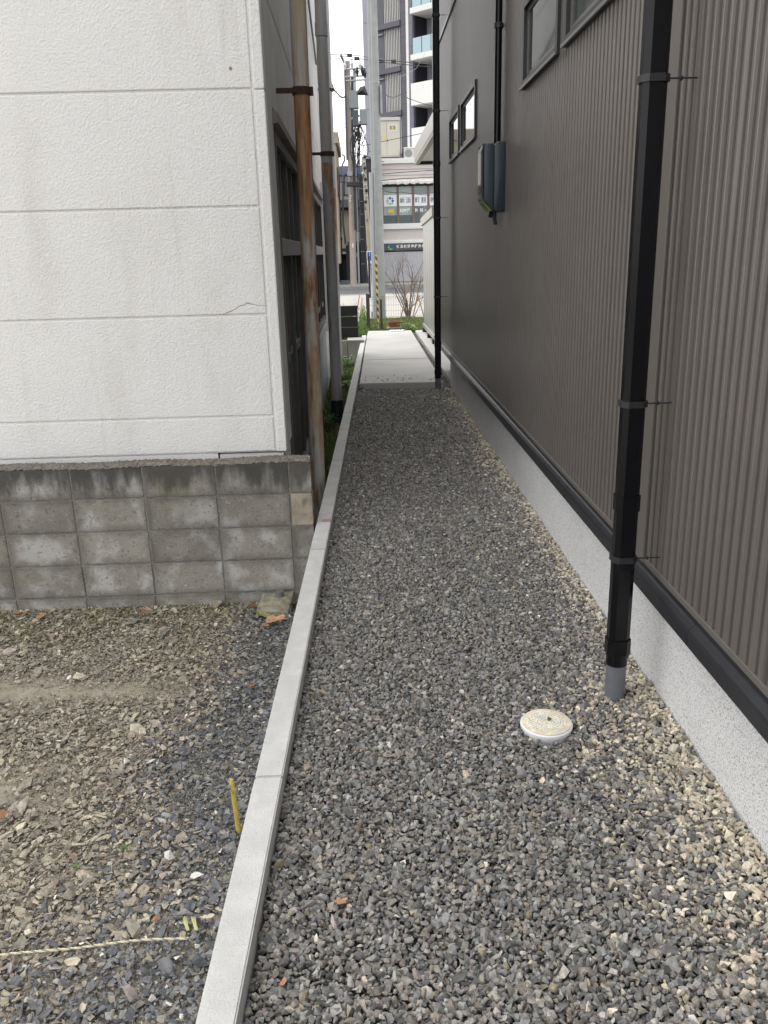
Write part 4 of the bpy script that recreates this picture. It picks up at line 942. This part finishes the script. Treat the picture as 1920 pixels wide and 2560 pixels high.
# ------------------------------------------------------------------ poles
t = thing('utility_pole', (.56, 26.24, 0), 'thick grey concrete utility pole behind the wire fence', 'utility pole', 'utility poles')
bm = NB(); tube(bm, [(.55, 26.24, -.1), (.53, 26.24, 11)], [.165, .135], 32); obj('shaft', bm, M['pole'], t, smooth=True)
for z, r in ((6.56, .152), (4.3, .158), (3.05, .160)):
    bm = NB(); tube(bm, [(.54, 26.24, z), (.54, 26.24, z + .03)], r + .002, 32); obj('band', bm, M['pole'] if z < 6 else M['grey_steel'], t)
bm = NB(); tube(bm, [(.36, 26.1, -.1), (.36, 26.1, 4.2)], .05, 16); obj('cable_cover', bm, mat('pale_cover', (.42, .43, .46), .5), t, smooth=True)
bbox('pole_box', M['pole'], t, .69, .755, 26.1, 26.3, 5.75, 6.5, .02)
t = thing('guy_wire', (.4, 22.55, 0), 'guy wire with yellow and black striped guard behind the fence', 'guy wire')
g0, g1 = Vector((.40, 22.55, .16)), Vector((.40, 23.05, 1.90)); dv = (g1 - g0)
m_y = mat('stripe_guard', (.75, .48, .06), .5)
tt = m_y.node_tree; bb = tt.nodes['Principled BSDF']; kk = tt.links.new
ge = tt.nodes.new('ShaderNodeTexCoord'); wv = tt.nodes.new('ShaderNodeTexWave'); mp = tt.nodes.new('ShaderNodeMapping')
wv.wave_type = 'BANDS'; wv.bands_direction = 'Z'; wv.inputs['Scale'].default_value = 1.0; wv.inputs['Distortion'].default_value = 0
mp.inputs['Scale'].default_value = (2.4, 2.4, 2.4); mp.inputs['Rotation'].default_value = (0, R(-45), 0)
kk(ge.outputs['Object'], mp.inputs[0]); kk(mp.outputs[0], wv.inputs['Vector'])
rp_ = tt.nodes.new('ShaderNodeValToRGB'); rp_.color_ramp.interpolation = 'CONSTANT'; rp_.color_ramp.elements[0].color = (.035, .03, .03, 1); rp_.color_ramp.elements[1].position = .5; rp_.color_ramp.elements[1].color = (.70, .44, .07, 1)
kk(wv.outputs['Fac'], rp_.inputs[0]); kk(rp_.outputs[0], bb.inputs['Base Color'])
obj('striped_guard', tube(NB(), [g0, g1], .026, 14), m_y, t, smooth=True)
obj('wire', tube(NB(), [g0 - dv * .1, g1 + dv * .0], .006, 6), M['grey_steel'], t); obj('upper_wire', tube(NB(), [g1, Vector((.50, 26.1, 9.6))], .006, 5), M['grey_steel'], t)
obj('anchor_rod', tube(NB(), [g0 - dv * .12, g0], .012, 8), M['grey_steel'], t)
t = thing('stay_pole', (.34, 27.4, 0), 'slanting beige stay pole wrapped with blue, red and white notices', 'pole')
s0, s1 = at(934, 780, 27.4), at(908.5, 392, 27.4)
obj('shaft', tube(NB(), [s0 - (s1 - s0) * .05, s1], [.085, .06], 20), M['beigepole'], t, smooth=True)
def along(f_): return s0 + (s1 - s0) * f_
for a, b, m, nm in ((.0, .335, M['sign_white'], 'white_wrap'), (.336, .405, M['sign_white'], 'notice_panel'),):
    obj(nm, tube(NB(), [along(a), along(b)], [.098, .096], 20), m, t, smooth=True)
for i in range(2): 
    p = along(.372); bbox('blue_mark', M['blue'], t, p.x - .085 + i * .09, p.x - .020 + i * .09, p.y - .112, p.y - .098, p.z - .13, p.z + .13)
for i in range(5):
    p = along(.315 - i * .03); bbox('red_lettering', M['red'], t, p.x + .015 - .008 * (i % 2), p.x + .07, p.y - .108, p.y - .0965, p.z - .03, p.z + .03)
bm = NB(); p = along(.25); hull(bm, [(p.x - .03, p.y - .105, p.z + .35), (p.x + .015, p.y - .105, p.z - .35), (p.x + .04, p.y - .105, p.z - .35), (p.x + .01, p.y - .105, p.z + .35), (p.x, p.y - .1, p.z)]); obj('shadow_strip', bm, M['alu'], t)
for i in range(9):
    p = along(1 - i * .035); bm = NB(); bmesh.ops.create_icosphere(bm, subdivisions=1, radius=.06, matrix=Matrix.Translation(p + Vector((random.uniform(-.05, .05), -.06, 0)))); obj('cable_clamp', bm, M['grey_steel'] if i % 2 else M['dark'], t)
tag(obj('thin_black_post', tube(NB(), [at(922, 640, 27.0), at(925, 745, 27.0)], .035, 8), M['dark']), 'thin black post behind the near fence post', 'post')

# far brown pole with transformer and crossarms, across the road
PB = Vector((-.50, 52.8, 0))
t = thing('utility_pole', PB, 'tall brownish utility pole with transformers and tangled cables across the road', 'utility pole', 'utility poles')
ptop = at(869, 153, 52.8)
bm = NB(); tube(bm, [(PB.x, PB.y, 0), (ptop.x, PB.y, ptop.z)], [.20, .13], 20); obj('shaft', bm, M['pole2'], t, smooth=True)
obj('riser_pipe', tube(NB(), [at(898, 708, 52.5), at(893, 560, 52.5), at(888, 400, 52.5)], .055, 10), mat('riser_grey', (.20, .24, .28), .5), t)
obj('dark_riser', tube(NB(), [at(889, 575, 52.4), at(885, 430, 52.4), at(881, 320, 52.4), at(880, 190, 52.5)], .075, 10), M['wire'], t)
obj('side_bracket', tube(NB(), [at(852, 137, 52.6), at(862, 162, 52.6), at(868, 400, 52.6)], .06, 8), mat('dark_bracket', (.10, .10, .15), .5), t)
for (x0, x1, y_) in ((862, 915, 172), (862, 916, 191), (864, 915, 201)): 
    a, b = at(x0, y_ + 1, 52.4), at(x1, y_ - 2, 52.4); obj('crossarm', tube(NB(), [a, b], .05, 6), M['grey_steel'], t)
obj('mast', tube(NB(), [at(885, 170, 52.5), at(887, 235, 52.5)], .09, 8), M['grey_steel'], t)
for (x, y_, hh) in ((862, 165, 1), (880, 162, 1), (900, 165, 1), (906, 178, 0), (893, 180, 0), (912, 185, 0)):
    p = at(x, y_, 52.3); bm = NB(); tube(bm, [p + Vector((0, 0, -.2)), p + Vector((0, 0, .05)), p + Vector((0, 0, .12)), p + Vector((0, 0, .3))], [.05, .11, .06, .03], 8); obj('insulator', bm, M['insul'] if hh else M['dark'], t)
def can(x0, x1, y0, y1, Y_, m):
    a, b = at(x0, y0, Y_), at(x1, y1, Y_); bm = NB(); box(bm, a.x, b.x, Y_ - .25, Y_ + .25, b.z, a.z, .04); return bm
obj('transformer', can(873, 897, 228, 272, 52.2, 0), M['xfmr'], t); obj('transformer', can(899, 918, 274, 312, 52.0, 0), M['xfmr'], t)
obj('switch_box', can(881, 897, 276, 316, 51.9, 0), mat('dark_switch', (.05, .065, .07), .5), t)
obj('cable_joint_box', can(866, 897, 457, 466, 52.0, 0), M['black'], t); obj('splice_case', can(868, 882, 430, 441, 52.2, 0), M['towergrey'], t)
obj('teal_bracket', tube(NB(), [at(878, 297, 51.9), at(899, 289, 51.9)], .05, 6), mat('teal_steel', (.22, .36, .36), .5), t)
for i in range(3): p = at(876, 490 + i * 6, 52.4); bm = NB(); bmesh.ops.create_icosphere(bm, subdivisions=1, radius=.05, matrix=Matrix.Translation(p)); obj('reflector', bm, M['offwhite'], t)
bbox('number_plate', M['offwhite'], t, PB.x + .0, PB.x + .07, PB.y - .22, PB.y - .205, 2.3, 2.55)
p = at(905, 228, 52.0)
bm = NB(); hull(bm, [p + Vector(q) for q in ((-.35, 0, -.1), (.3, 0, -.12), (.15, 0, .28), (-.1, 0, .22), (0, .3, 0), (0, -.3, 0), (-.38, 0, -.2), (.35, 0, -.22))]); obj('arrester_cluster', bm, M['dark'], t)
rg = random.Random(9)
for i in range(20):       # looping cable slack
    x0 = rg.uniform(884, 900); y0_ = rg.uniform(300, 330); x1 = rg.uniform(880, 905); y1_ = rg.uniform(355, 420); bul = rg.uniform(-12, 22)
    pts = [at(x0 + (x1 - x0) * s + bul * math.sin(math.pi * s), y0_ + (y1_ - y0_) * s, 52.0 + rg.uniform(-.1, .1)) for s in [j / 8 for j in range(9)]]
    obj('cable_loop', tube(NB(), pts, .018 if i > 6 else .03, 4), M['wire'], t)
for (x0, x1) in ((886, 890), (893, 896), (898, 899)):
    obj('dropper_cable', tube(NB(), [at(x0 + (x1 - x0) * s + 1.5 * math.sin(s * 9), 320 + 260 * s, 51.9) for s in [j / 10 for j in range(11)]], .032, 5), M['wire'], t)

def wire(pts, r, label, sag=0.0, m=None):
    P_ = [at(*q) for q in pts]; out = []
    for a, b in zip(P_[:-1], P_[1:]):
        for i in range(9):
            s = i / 9; q = a.lerp(b, s); q.z -= sag * 4 * s * (1 - s); out.append(q)
    out.append(P_[-1]); return tag(obj('overhead_wire', tube(NB(), out, r, 5), m or M['wire']), label, 'wire', 'overhead wires')
wire([(760, 141, 52), (852, 135, 52.5), (905, 140, 52.5), (960, 150, 51), (1100, 163, 50)], .022, 'topmost power line crossing in front of the tower louvers')
wire([(760, 146, 52), (870, 141, 52.5), (960, 156, 51), (1100, 170, 50)], .020, 'second power line just under the topmost one')
wire([(760, 151, 52), (850, 146, 52.5), (910, 150, 52)], .018, 'short third line left of the far pole top')
wire([(765, 165, 45), (826, 195, 48), (840, 228, 50), (864, 240, 52.3)], .028, 'thick line swooping down to the far pole from the left', .15)
wire([(765, 172, 45), (827, 203, 48), (842, 232, 50), (864, 241, 52.3)], .022, 'thinner line swooping just below the thick one', .15)
wire([(760, 306, 60), (868, 309, 60)], .016, 'faint level line left of the far pole'); wire([(760, 333, 58), (868, 317, 52)], .016, 'faint line rising towards the far pole')
wire([(760, 330, 58), (868, 351, 52)], .016, 'faint line falling towards the far pole'); wire([(960, 405, 54), (896, 384, 52), (875, 380, 52)], .022, 'cable from the cable loops to the thick pole')
wire([(850, 440, 50), (900, 441, 52), (990, 432, 54), (1120, 423, 55)], .020, 'cable crossing the clinic parapet'); wire([(850, 455, 50), (905, 456, 52), (1000, 447, 54), (1120, 441, 55)], .024, 'cable along the clinic awning')
wire([(903, 365, 52), (1120, 320, 54)], .018, 'thin line crossing the cream rooftop cabinet'); wire([(960, 476, 54), (1000, 480, 55), (1120, 487, 55)], .018, 'cable drooping across the clinic signs', .08)
wire([(996, 195, 30), (1040, 172, 30), (1083, 100, 30)], .0045, 'pale diagonal line crossing the balconies', 0, M['grey_steel']); wire([(958, 232, 26.3), (1000, 236, 30), (1120, 268, 38)], .012, 'service line from the thick pole passing the balconies', .1)
for (x, y_) in ((874, 138), (892, 146), (953, 153), (984, 153)):
    bm = NB(); p = at(x, y_, 51.5); box(bm, p.x - .14, p.x + .14, 51.4, 51.6, p.z - .09, p.z + .07, .03); tag(obj('line_spacer', bm, M['wire']), {874: 'dark spacer on the line above the far pole', 892: 'dark spacer right of the far pole top', 953: 'dark spacer on the line at the tower\'s left', 984: 'dark spacer on the line before the tower louvers'}[x], 'line spacer', 'spacers on the power lines')

# ------------------------------------------------------------------ buildings across the road
# beige house
t = thing('beige_house', (-3.5, 54, 0), 'brownish beige two storey house across the road behind the grey pipe', 'house')
bbox('wall', M['beige'], t, -6, -1.27, 53, 60.5, 1.4, 8.15); bbox('lower_wall', mat('dim_beige', (.20, .19, .17), .9), t, -6, -1.6, 53.2, 60.2, .12, 1.39)
bbox('parapet', M['beige'], t, -6.1, -1.10, 52.9, 60.7, 8.15, 8.75, .03)
def faraway_window(parent, X, y0, y1, z0, z1):
    w = bbox('window', M['frame'], parent, X, X + .05, y0, y1, z0, z1); bbox('pane', M['shopglass'], w, X + .051, X + .06, y0 + .08, (y0 + y1) / 2 - .03, z0 + .08, z1 - .08); bbox('pane', M['shopglass'], w, X + .051, X + .06, (y0 + y1) / 2 + .03, y1 - .08, z0 + .08, z1 - .08)
for (a, b, z0, z1) in ((53.4, 55.3, 5.3, 6.9), (56.3, 59.4, 5.2, 6.95), (56.6, 59.6, 2.9, 4.5)): faraway_window(t, -1.269, a, b, z0, z1)
obj('downpipe', tube(NB(), [at(855, 386, 60), at(861, 390, 60), at(861, 402, 60), at(856, 412, 60), at(858, 560, 60), at(864, 610, 60)], .06, 8), mat('far_downpipe', (.33, .34, .40), .6), t)
obj('red_conduit', tube(NB(), [at(834, 460, 54), at(836, 500, 54), at(837, 560, 54)], .025, 6), M['red'], t)
bbox('entrance_roof', M['dark'], t, -1.8, -.75, 56, 59.5, 2.1, 2.3); bbox('dark_shed', M['dark'], t, -1.55, -.66, 57.5, 60, .12, 1.95); bbox('door', M['towerdark'], t, -1.20, -.80, 57.44, 57.495, .14, 1.6)
# cream house further back
t = thing('cream_house', (-.4, 64, 0), 'cream rendered house with dark eave seen between the far poles', 'house')
bbox('wall', M['cream'], t, -3.5, .6, 63, 70, .1, 7.24); bbox('eave', M['dark'], t, -3.6, .7, 62.6, 63.4, 4.9, 5.08); bbox('roof', mat('slate_roof', (.20, .22, .25), .7), t, -3.6, .7, 62.5, 62.99, 5.09, 5.6)
bbox('roof_cornice', mat('blue_cornice', (.16, .20, .30), .6), t, -3.6, .7, 62.5, 70.4, 7.25, 7.8)
for (x0, x1, z0, z1) in ((-1.1, -.55, 5.9, 7.2), (.02, .4, 3.1, 4.5)):
    w = bbox('window', M['frame'], t, x0, x1, 62.93, 62.99, z0, z1); bbox('pane', M['shopglass'], w, x0 + .06, x1 - .06, 62.91, 62.929, z0 + .06, z1 - .06)
bbox('lower_roof', M['alu'], t, -.9, .55, 61.2, 62.59, 2.45, 2.75); bbox('ground_wall', mat('grey_ground_wall', (.30, .29, .26), .9), t, -.75, .5, 61.9, 62.9, .1, 2.44)
bbox('plants', M['leafgreen'], t, -1.1, -.2, 56.0, 56.5, .12, .26)
# black building
t = thing('black_building', (.6, 58, 0), 'narrow purple black clad building left of the clinic', 'building')
for i in range(13): bbox('cladding_panel', M['purpleblack'], t, .27, 1.22, 55.6, 60, .12 + i * .555, .12 + i * .555 + .545)
for i in range(7): bbox('joint_strip', M['alu'], t, -.02, .24, 55.58, 55.6, 1.3 + i * .75, 1.33 + i * .75)
bbox('side_fin', M['dark'], t, .0, .26, 55.61, 60, .12, 6.6); bbox('roof_unit', M['dark'], t, .42, 1.0, 56, 57, 7.34, 7.6, .02)
bbox('porch', M['dark'], t, -.95, -.01, 56.2, 57, .12, 2.5); bbox('porch_light', M['paleglass'], t, -.30, -.16, 56.15, 56.199, 1.75, 2.0); bbox('stacked_goods', M['offwhite'], t, -.62, -.5, 56.1, 56.19, .5, .9)
# low dark box by pole
tag(bbox('planter_box', mat('blue_grey_box', (.10, .12, .15), .6), None, -1.35, -.78, 54.3, 54.8, .12, .36, .02), 'low blue grey box on the pavement left of the far pole', 'box')

# clinic
CY = 56.6
cl = thing('clinic', (4, 60, 0), 'two storey pinkish white clinic with window lettering across the road', 'building')
bbox('upper_wall', M['pinkwhite'], cl, 1.23, 9, CY, 64, 5.99, 7.3); bbox('middle_wall', M['pinkwhite'], cl, 1.23, 9, CY, 64, 2.55, 3.39); bbox('core', M['interior'], cl, 1.23, 9, CY + .35, 64, .1, 7.2)
bbox('parapet_coping', M['offwhite'], cl, 1.1, 9, CY - .15, 64.1, 7.31, 7.62, .02)
for z in (6.95, 6.6): bbox('ledge_line', M['mortar'], cl, 1.23, 9, CY - .012, CY + .02, z, z + .025)
bm = NB(); n = 60; 
for i in range(n):
    xa = 1.12 + i * .13; za = 6.19 + .03 * math.sin(i * 1.7) + random.uniform(-.02, .02); hull_pts = [(xa, CY - .35, za - .10), (xa + .14, CY - .35, za - .10), (xa, CY - .35, za + .05), (xa + .14, CY - .35, za + .05), (xa, CY, 6.34), (xa + .14, CY, 6.34), (xa, CY, 6.1), (xa + .14, CY, 6.1)]
    v = [bm.verts.new(p) for p in hull_pts]
    for q in [(0, 1, 3, 2), (2, 3, 5, 4), (4, 5, 7, 6), (6, 7, 1, 0), (0, 2, 4, 6), (1, 7, 5, 3)]: bm.faces.new([v[k_] for k_ in q])
obj('awning', bm, M['offwhite'], cl)
bbox('window_head', M['dark'], cl, 1.23, 9, CY - .05, CY + .3, 5.97, 6.08)
bbox('window_sill', M['offwhite'], cl, 1.23, 9, CY - .2, CY + .3, 3.395, 3.73, .01)
mull = [1.50, 2.48, 3.455, 4.435, 5.41, 6.39]
for x in mull: bbox('mullion', M['brown'], cl, x - .065, x + .065, CY + .05, CY + .2, 3.735, 5.965)
for i, (a, b) in enumerate(zip(mull[:-1], mull[1:])):
    a += .067; b -= .067
    bbox('pane', M['paleglass'] if i < 2 else M['shopglass'], cl, a, b, CY + .12, CY + .14, 4.24 if i < 2 else 3.74, 5.96); 
    if i < 2: bbox('pane', M['shopglass'], cl, a, b, CY + .12, CY + .14, 3.74, 4.235)
    bbox('sign_board', M['sign_white'], cl, a + .01, b - .01, CY + .07, CY + .10, 4.78, 5.47)
def ctext(s, x, z, size, m, sx=1.0, th=0.0, y_=CY + .062, dep=.004): return text('lettering', s, size, m, cl, (x, y_, z), sx=sx, thick=th, depth=dep)
for s, x in (('新', 2.76), ('浜', 3.16), ('町', 3.72), ('脳', 4.13), ('神', 4.70), ('経', 5.11)): ctext(s, x, 5.10, .38, M['grey_text'], .85, .006)
for s, x in (('脳', 2.70), ('神', 2.92), ('経', 3.14), ('外', 3.66), ('科', 3.99), ('・', 4.24)): ctext(s, x, 4.49, .25, M['white_text'], .9, .006, CY + .11)
def logo(cx, cz, s, y_):
    for k_ in range(8):
        a = k_ * math.pi / 4 + math.pi / 8 * 0; m = M['blue'] if k_ in (0, 1, 2) else (M['sky_blue'] if k_ in (7, 3) else M['green'])
        big = k_ % 2 == 0; r0 = s * (.32 if big else .38); w_ = s * (.17 if big else .10)
        c_, s_ = math.cos(a), math.sin(a); bm = NB()
        pts = [(cx + c_ * (r0 - w_ * 1.2), cz + s_ * (r0 - w_ * 1.2)), (cx + c_ * r0 - s_ * w_, cz + s_ * r0 + c_ * w_), (cx + c_ * (r0 + w_ * .9), cz + s_ * (r0 + w_ * .9)), (cx + c_ * r0 + s_ * w_, cz + s_ * r0 - c_ * w_)]
        a_ = [bm.verts.new((x, y_, z)) for x, z in pts]; b_ = [bm.verts.new((x, y_ + .006, z)) for x, z in pts]; bm.faces.new(a_); bm.faces.new(b_[::-1])
        for i in range(4): bm.faces.new((a_[i], b_[i], b_[(i + 1) % 4], a_[(i + 1) % 4]))
        obj('logo_petal', bm, m, cl)
logo(1.98, 5.11, .56, CY + .062)
bbox('orange_notice', M['yellow'], cl, 1.84, 2.20, CY + .10, CY + .115, 4.40, 4.62)
bbox('cornice', M['offwhite'], cl, 1.23, 9, CY - .12, CY + .3, 2.52, 2.72, .02); 
bm = NB()
for i in range(26): box(bm, 1.5 + i * .24, 1.60 + i * .24, CY - .16, CY - .1205, 2.55 + .04 * (i % 3), 2.63 + .05 * (i % 2))
obj('cornice_flakes', bm, M['offwhite'], cl, kind='stuff')
bbox('fascia_sign', M['sign_dark'], cl, 1.23, 9, CY - .08, CY + .3, 2.08, 2.515)
logo(1.95, 2.30, .42, CY - .088)
for i, s in enumerate('新浜町脳神経外科・'): ctext(s, 2.42 + i * .235, 2.31, .22, M['white_text'], .85, .005, CY - .085)
bbox('shutter_box', M['dark'], cl, 1.23, 9, CY + .0, CY + .3, 2.0, 2.075)
for i in range(24): bm = box(NB(), 1.32, 8.9, CY + .03, CY + .075, .13 + i * .0775, .13 + i * .0775 + .072, .012); obj('shutter_slat', bm, M['shutter'], cl)
bbox('shutter_jamb', M['towergrey'], cl, 1.2, 1.31, CY - .02, CY + .3, .1, 2.07)
# roof cabinet and outdoor unit
t = thing('roof_cabinet', (2.2, 58.5, 7.6), 'cream electrical cabinet with double doors on the clinic roof', 'cabinet')
bbox('body', M['cabinet'], t, 1.2, 2.74, 58.5, 59.6, 7.9, 10.05); bbox('cap', M['cabinet'], t, 1.15, 2.80, 58.42, 59.7, 10.06, 10.26, .02); bbox('skid', M['dark'], t, 1.2, 2.7, 58.55, 59.5, 7.62, 7.89)
for a, b in ((1.22, 1.90), (1.92, 2.72)): d_ = bbox('door', M['cabinet'], t, a, b, 58.465, 58.498, 7.97, 10.0, .006)
bbox('inspection_window', M['offwhite'], t, 2.06, 2.56, 58.45, 58.464, 9.46, 9.80, .005); bbox('meter_face', M['xfmr'], t, 2.11, 2.51, 58.445, 58.4495, 9.51, 9.76); bbox('yellow_label', M['yellow'], t, 1.68, 1.82, 58.452, 58.464, 8.98, 9.10); bbox('red_label', M['red'], t, 1.50, 1.55, 58.452, 58.464, 8.80, 9.15); bbox('yellow_tag', M['yellow'], t, 2.25, 2.36, 58.440, 58.4445, 9.55, 9.70); bbox('handle', M['dark'], t, 1.95, 1.98, 58.44, 58.464, 8.8, 8.95)
t = thing('outdoor_unit', (3.4, 58.2, 7.6), 'cream air conditioner outdoor unit on the clinic roof edge', 'air conditioner')
bbox('case', M['cabinet'], t, 3.0, 3.78, 58.0, 58.4, 7.72, 8.34, .02); bbox('top_plate', M['offwhite'], t, 2.98, 3.80, 57.97, 58.42, 8.345, 8.40, .01); bbox('stand', M['dark'], t, 3.05, 3.7, 58.05, 58.35, 7.6, 7.715)
bm = NB(); tube(bm, [(3.28, 57.995, 8.04), (3.28, 57.985, 8.04)], .235, 24); obj('fan_grille', bm, M['xfmr'], t)

# tower: built in its own frame, then turned
def tower():
    u = Vector((.733, -.680, 0)); O = Vector((3.61, 64.0, 0))
    t = thing('apartment_tower', O, 'high rise apartment tower with dark louvered face and white balconies behind the clinic', 'building')
    Mx = Matrix(((u.x, .680, 0, O.x), (u.y, .733, 0, O.y), (0, 0, 1, 0), (0, 0, 0, 1)))
    def tb(name, m, u0, u1, v0, v1, z0, z1, bev=0.0, parent=t):
        bm = box(NB(), u0, u1, v0, v1, z0, z1, bev); bmesh.ops.transform(bm, matrix=Mx, verts=bm.verts[:]); return obj(name, bm, m, parent)
    ZT_ = 34
    tb('core', M['towerdark'], -4.1, 9, 1.6, 9, 0, ZT_)
    for z in [k_ * 2.81 + .72 for k_ in range(0, 12)]:
        tb('side_panel', M['towergrey'], -4.21, -2.80, .2, 1.59, z + .012, z + 2.798)
    tb('dark_pier', M['towerdark'], -2.79, -2.19, .18, 1.59, 0, ZT_)
    tb('louver_backing', M['towerdark'], -2.18, -.54, .28, 1.59, 0, ZT_)
    zf = [17.15 + 2.81 * k_ for k_ in range(-5, 6)]
    for a, b in zip(zf[:-1], zf[1:]):
        for i in range(11): tb('louver', M['louver'], -2.16 + i * .148, -2.112 + i * .148, .205, .275, a + .01, b - .33)
        tb('beam', M['towerdark'], -2.85, -.535, -.10, .275, b - .32, b)
        tb('beam_bracket', M['towergrey'], -2.78, -2.2, .0, .17, b - .62, b - .55)
    for a in [k_ * .7 for k_ in range(0, 48)]: tb('tile_band', M['towerdark'], -.53, -.10, .0, 1.5, a + .006, a + .694)
    tb('white_strip', M['offwhite'], -.095, .165, .03, 1.5, 0, ZT_)
    for a in [k_ * .7 for k_ in range(0, 48)]: tb('tile_band', mat('tower_violet_tile', (.15, .15, .19), .5) if a == 0 else bpy.data.materials['tower_violet_tile'], .17, .53, .0, 1.5, a + .006, a + .694)
    tb('recess_wall', M['towergrey'], .54, 9, 1.45, 1.59, 0, ZT_)
    for k_ in range(-3, 6):
        zs = 14.77 + 2.81 * k_; solid = k_ <= -1
        if solid:
            tb('balcony_parapet', M['offwhite'], .66, 9, -.42, -.28, zs - .34, zs + 1.04, .01); tb('balcony_slab', M['offwhite'], .66, 9, -.27, 1.44, zs - .34, zs, .01)
        else:
            tb('balcony_slab', M['offwhite'], .66, 9, -.42, 1.44, zs - .34, zs, .01)
            for j in range(5): tb('glass_panel', M['balglass'], .84 + j * .80, .84 + j * .80 + .77, -.38, -.35, zs + .01, zs + .98)
            for j in range(6): tb('rail_post', M['dark'], .81 + j * .80, .835 + j * .80, -.40, -.33, zs + .01, zs + 1.0)
        tb('balcony_end', M['dark'], .54, .64, .2, 1.44, zs + .01, zs + 2.45)
        w = tb('window', M['frame'], 1.75, 3.4, 1.38, 1.445, zs + .05, zs + 1.9); tb('pane', M['shopglass'], 1.85, 3.3, 1.36, 1.378, zs + .12, zs + 1.8, parent=w)
tower()

# ------------------------------------------------------------------ alley side scaled about the camera, lot side only lowered
bpy.context.view_layer.update()
for o in list(S.objects):
    if o.parent is not None or o.type in ('CAMERA', 'LIGHT'): continue
    if o.name in LOT: o.location.z -= DROP
    else: o.location = o.location * K; o.scale = o.scale * K
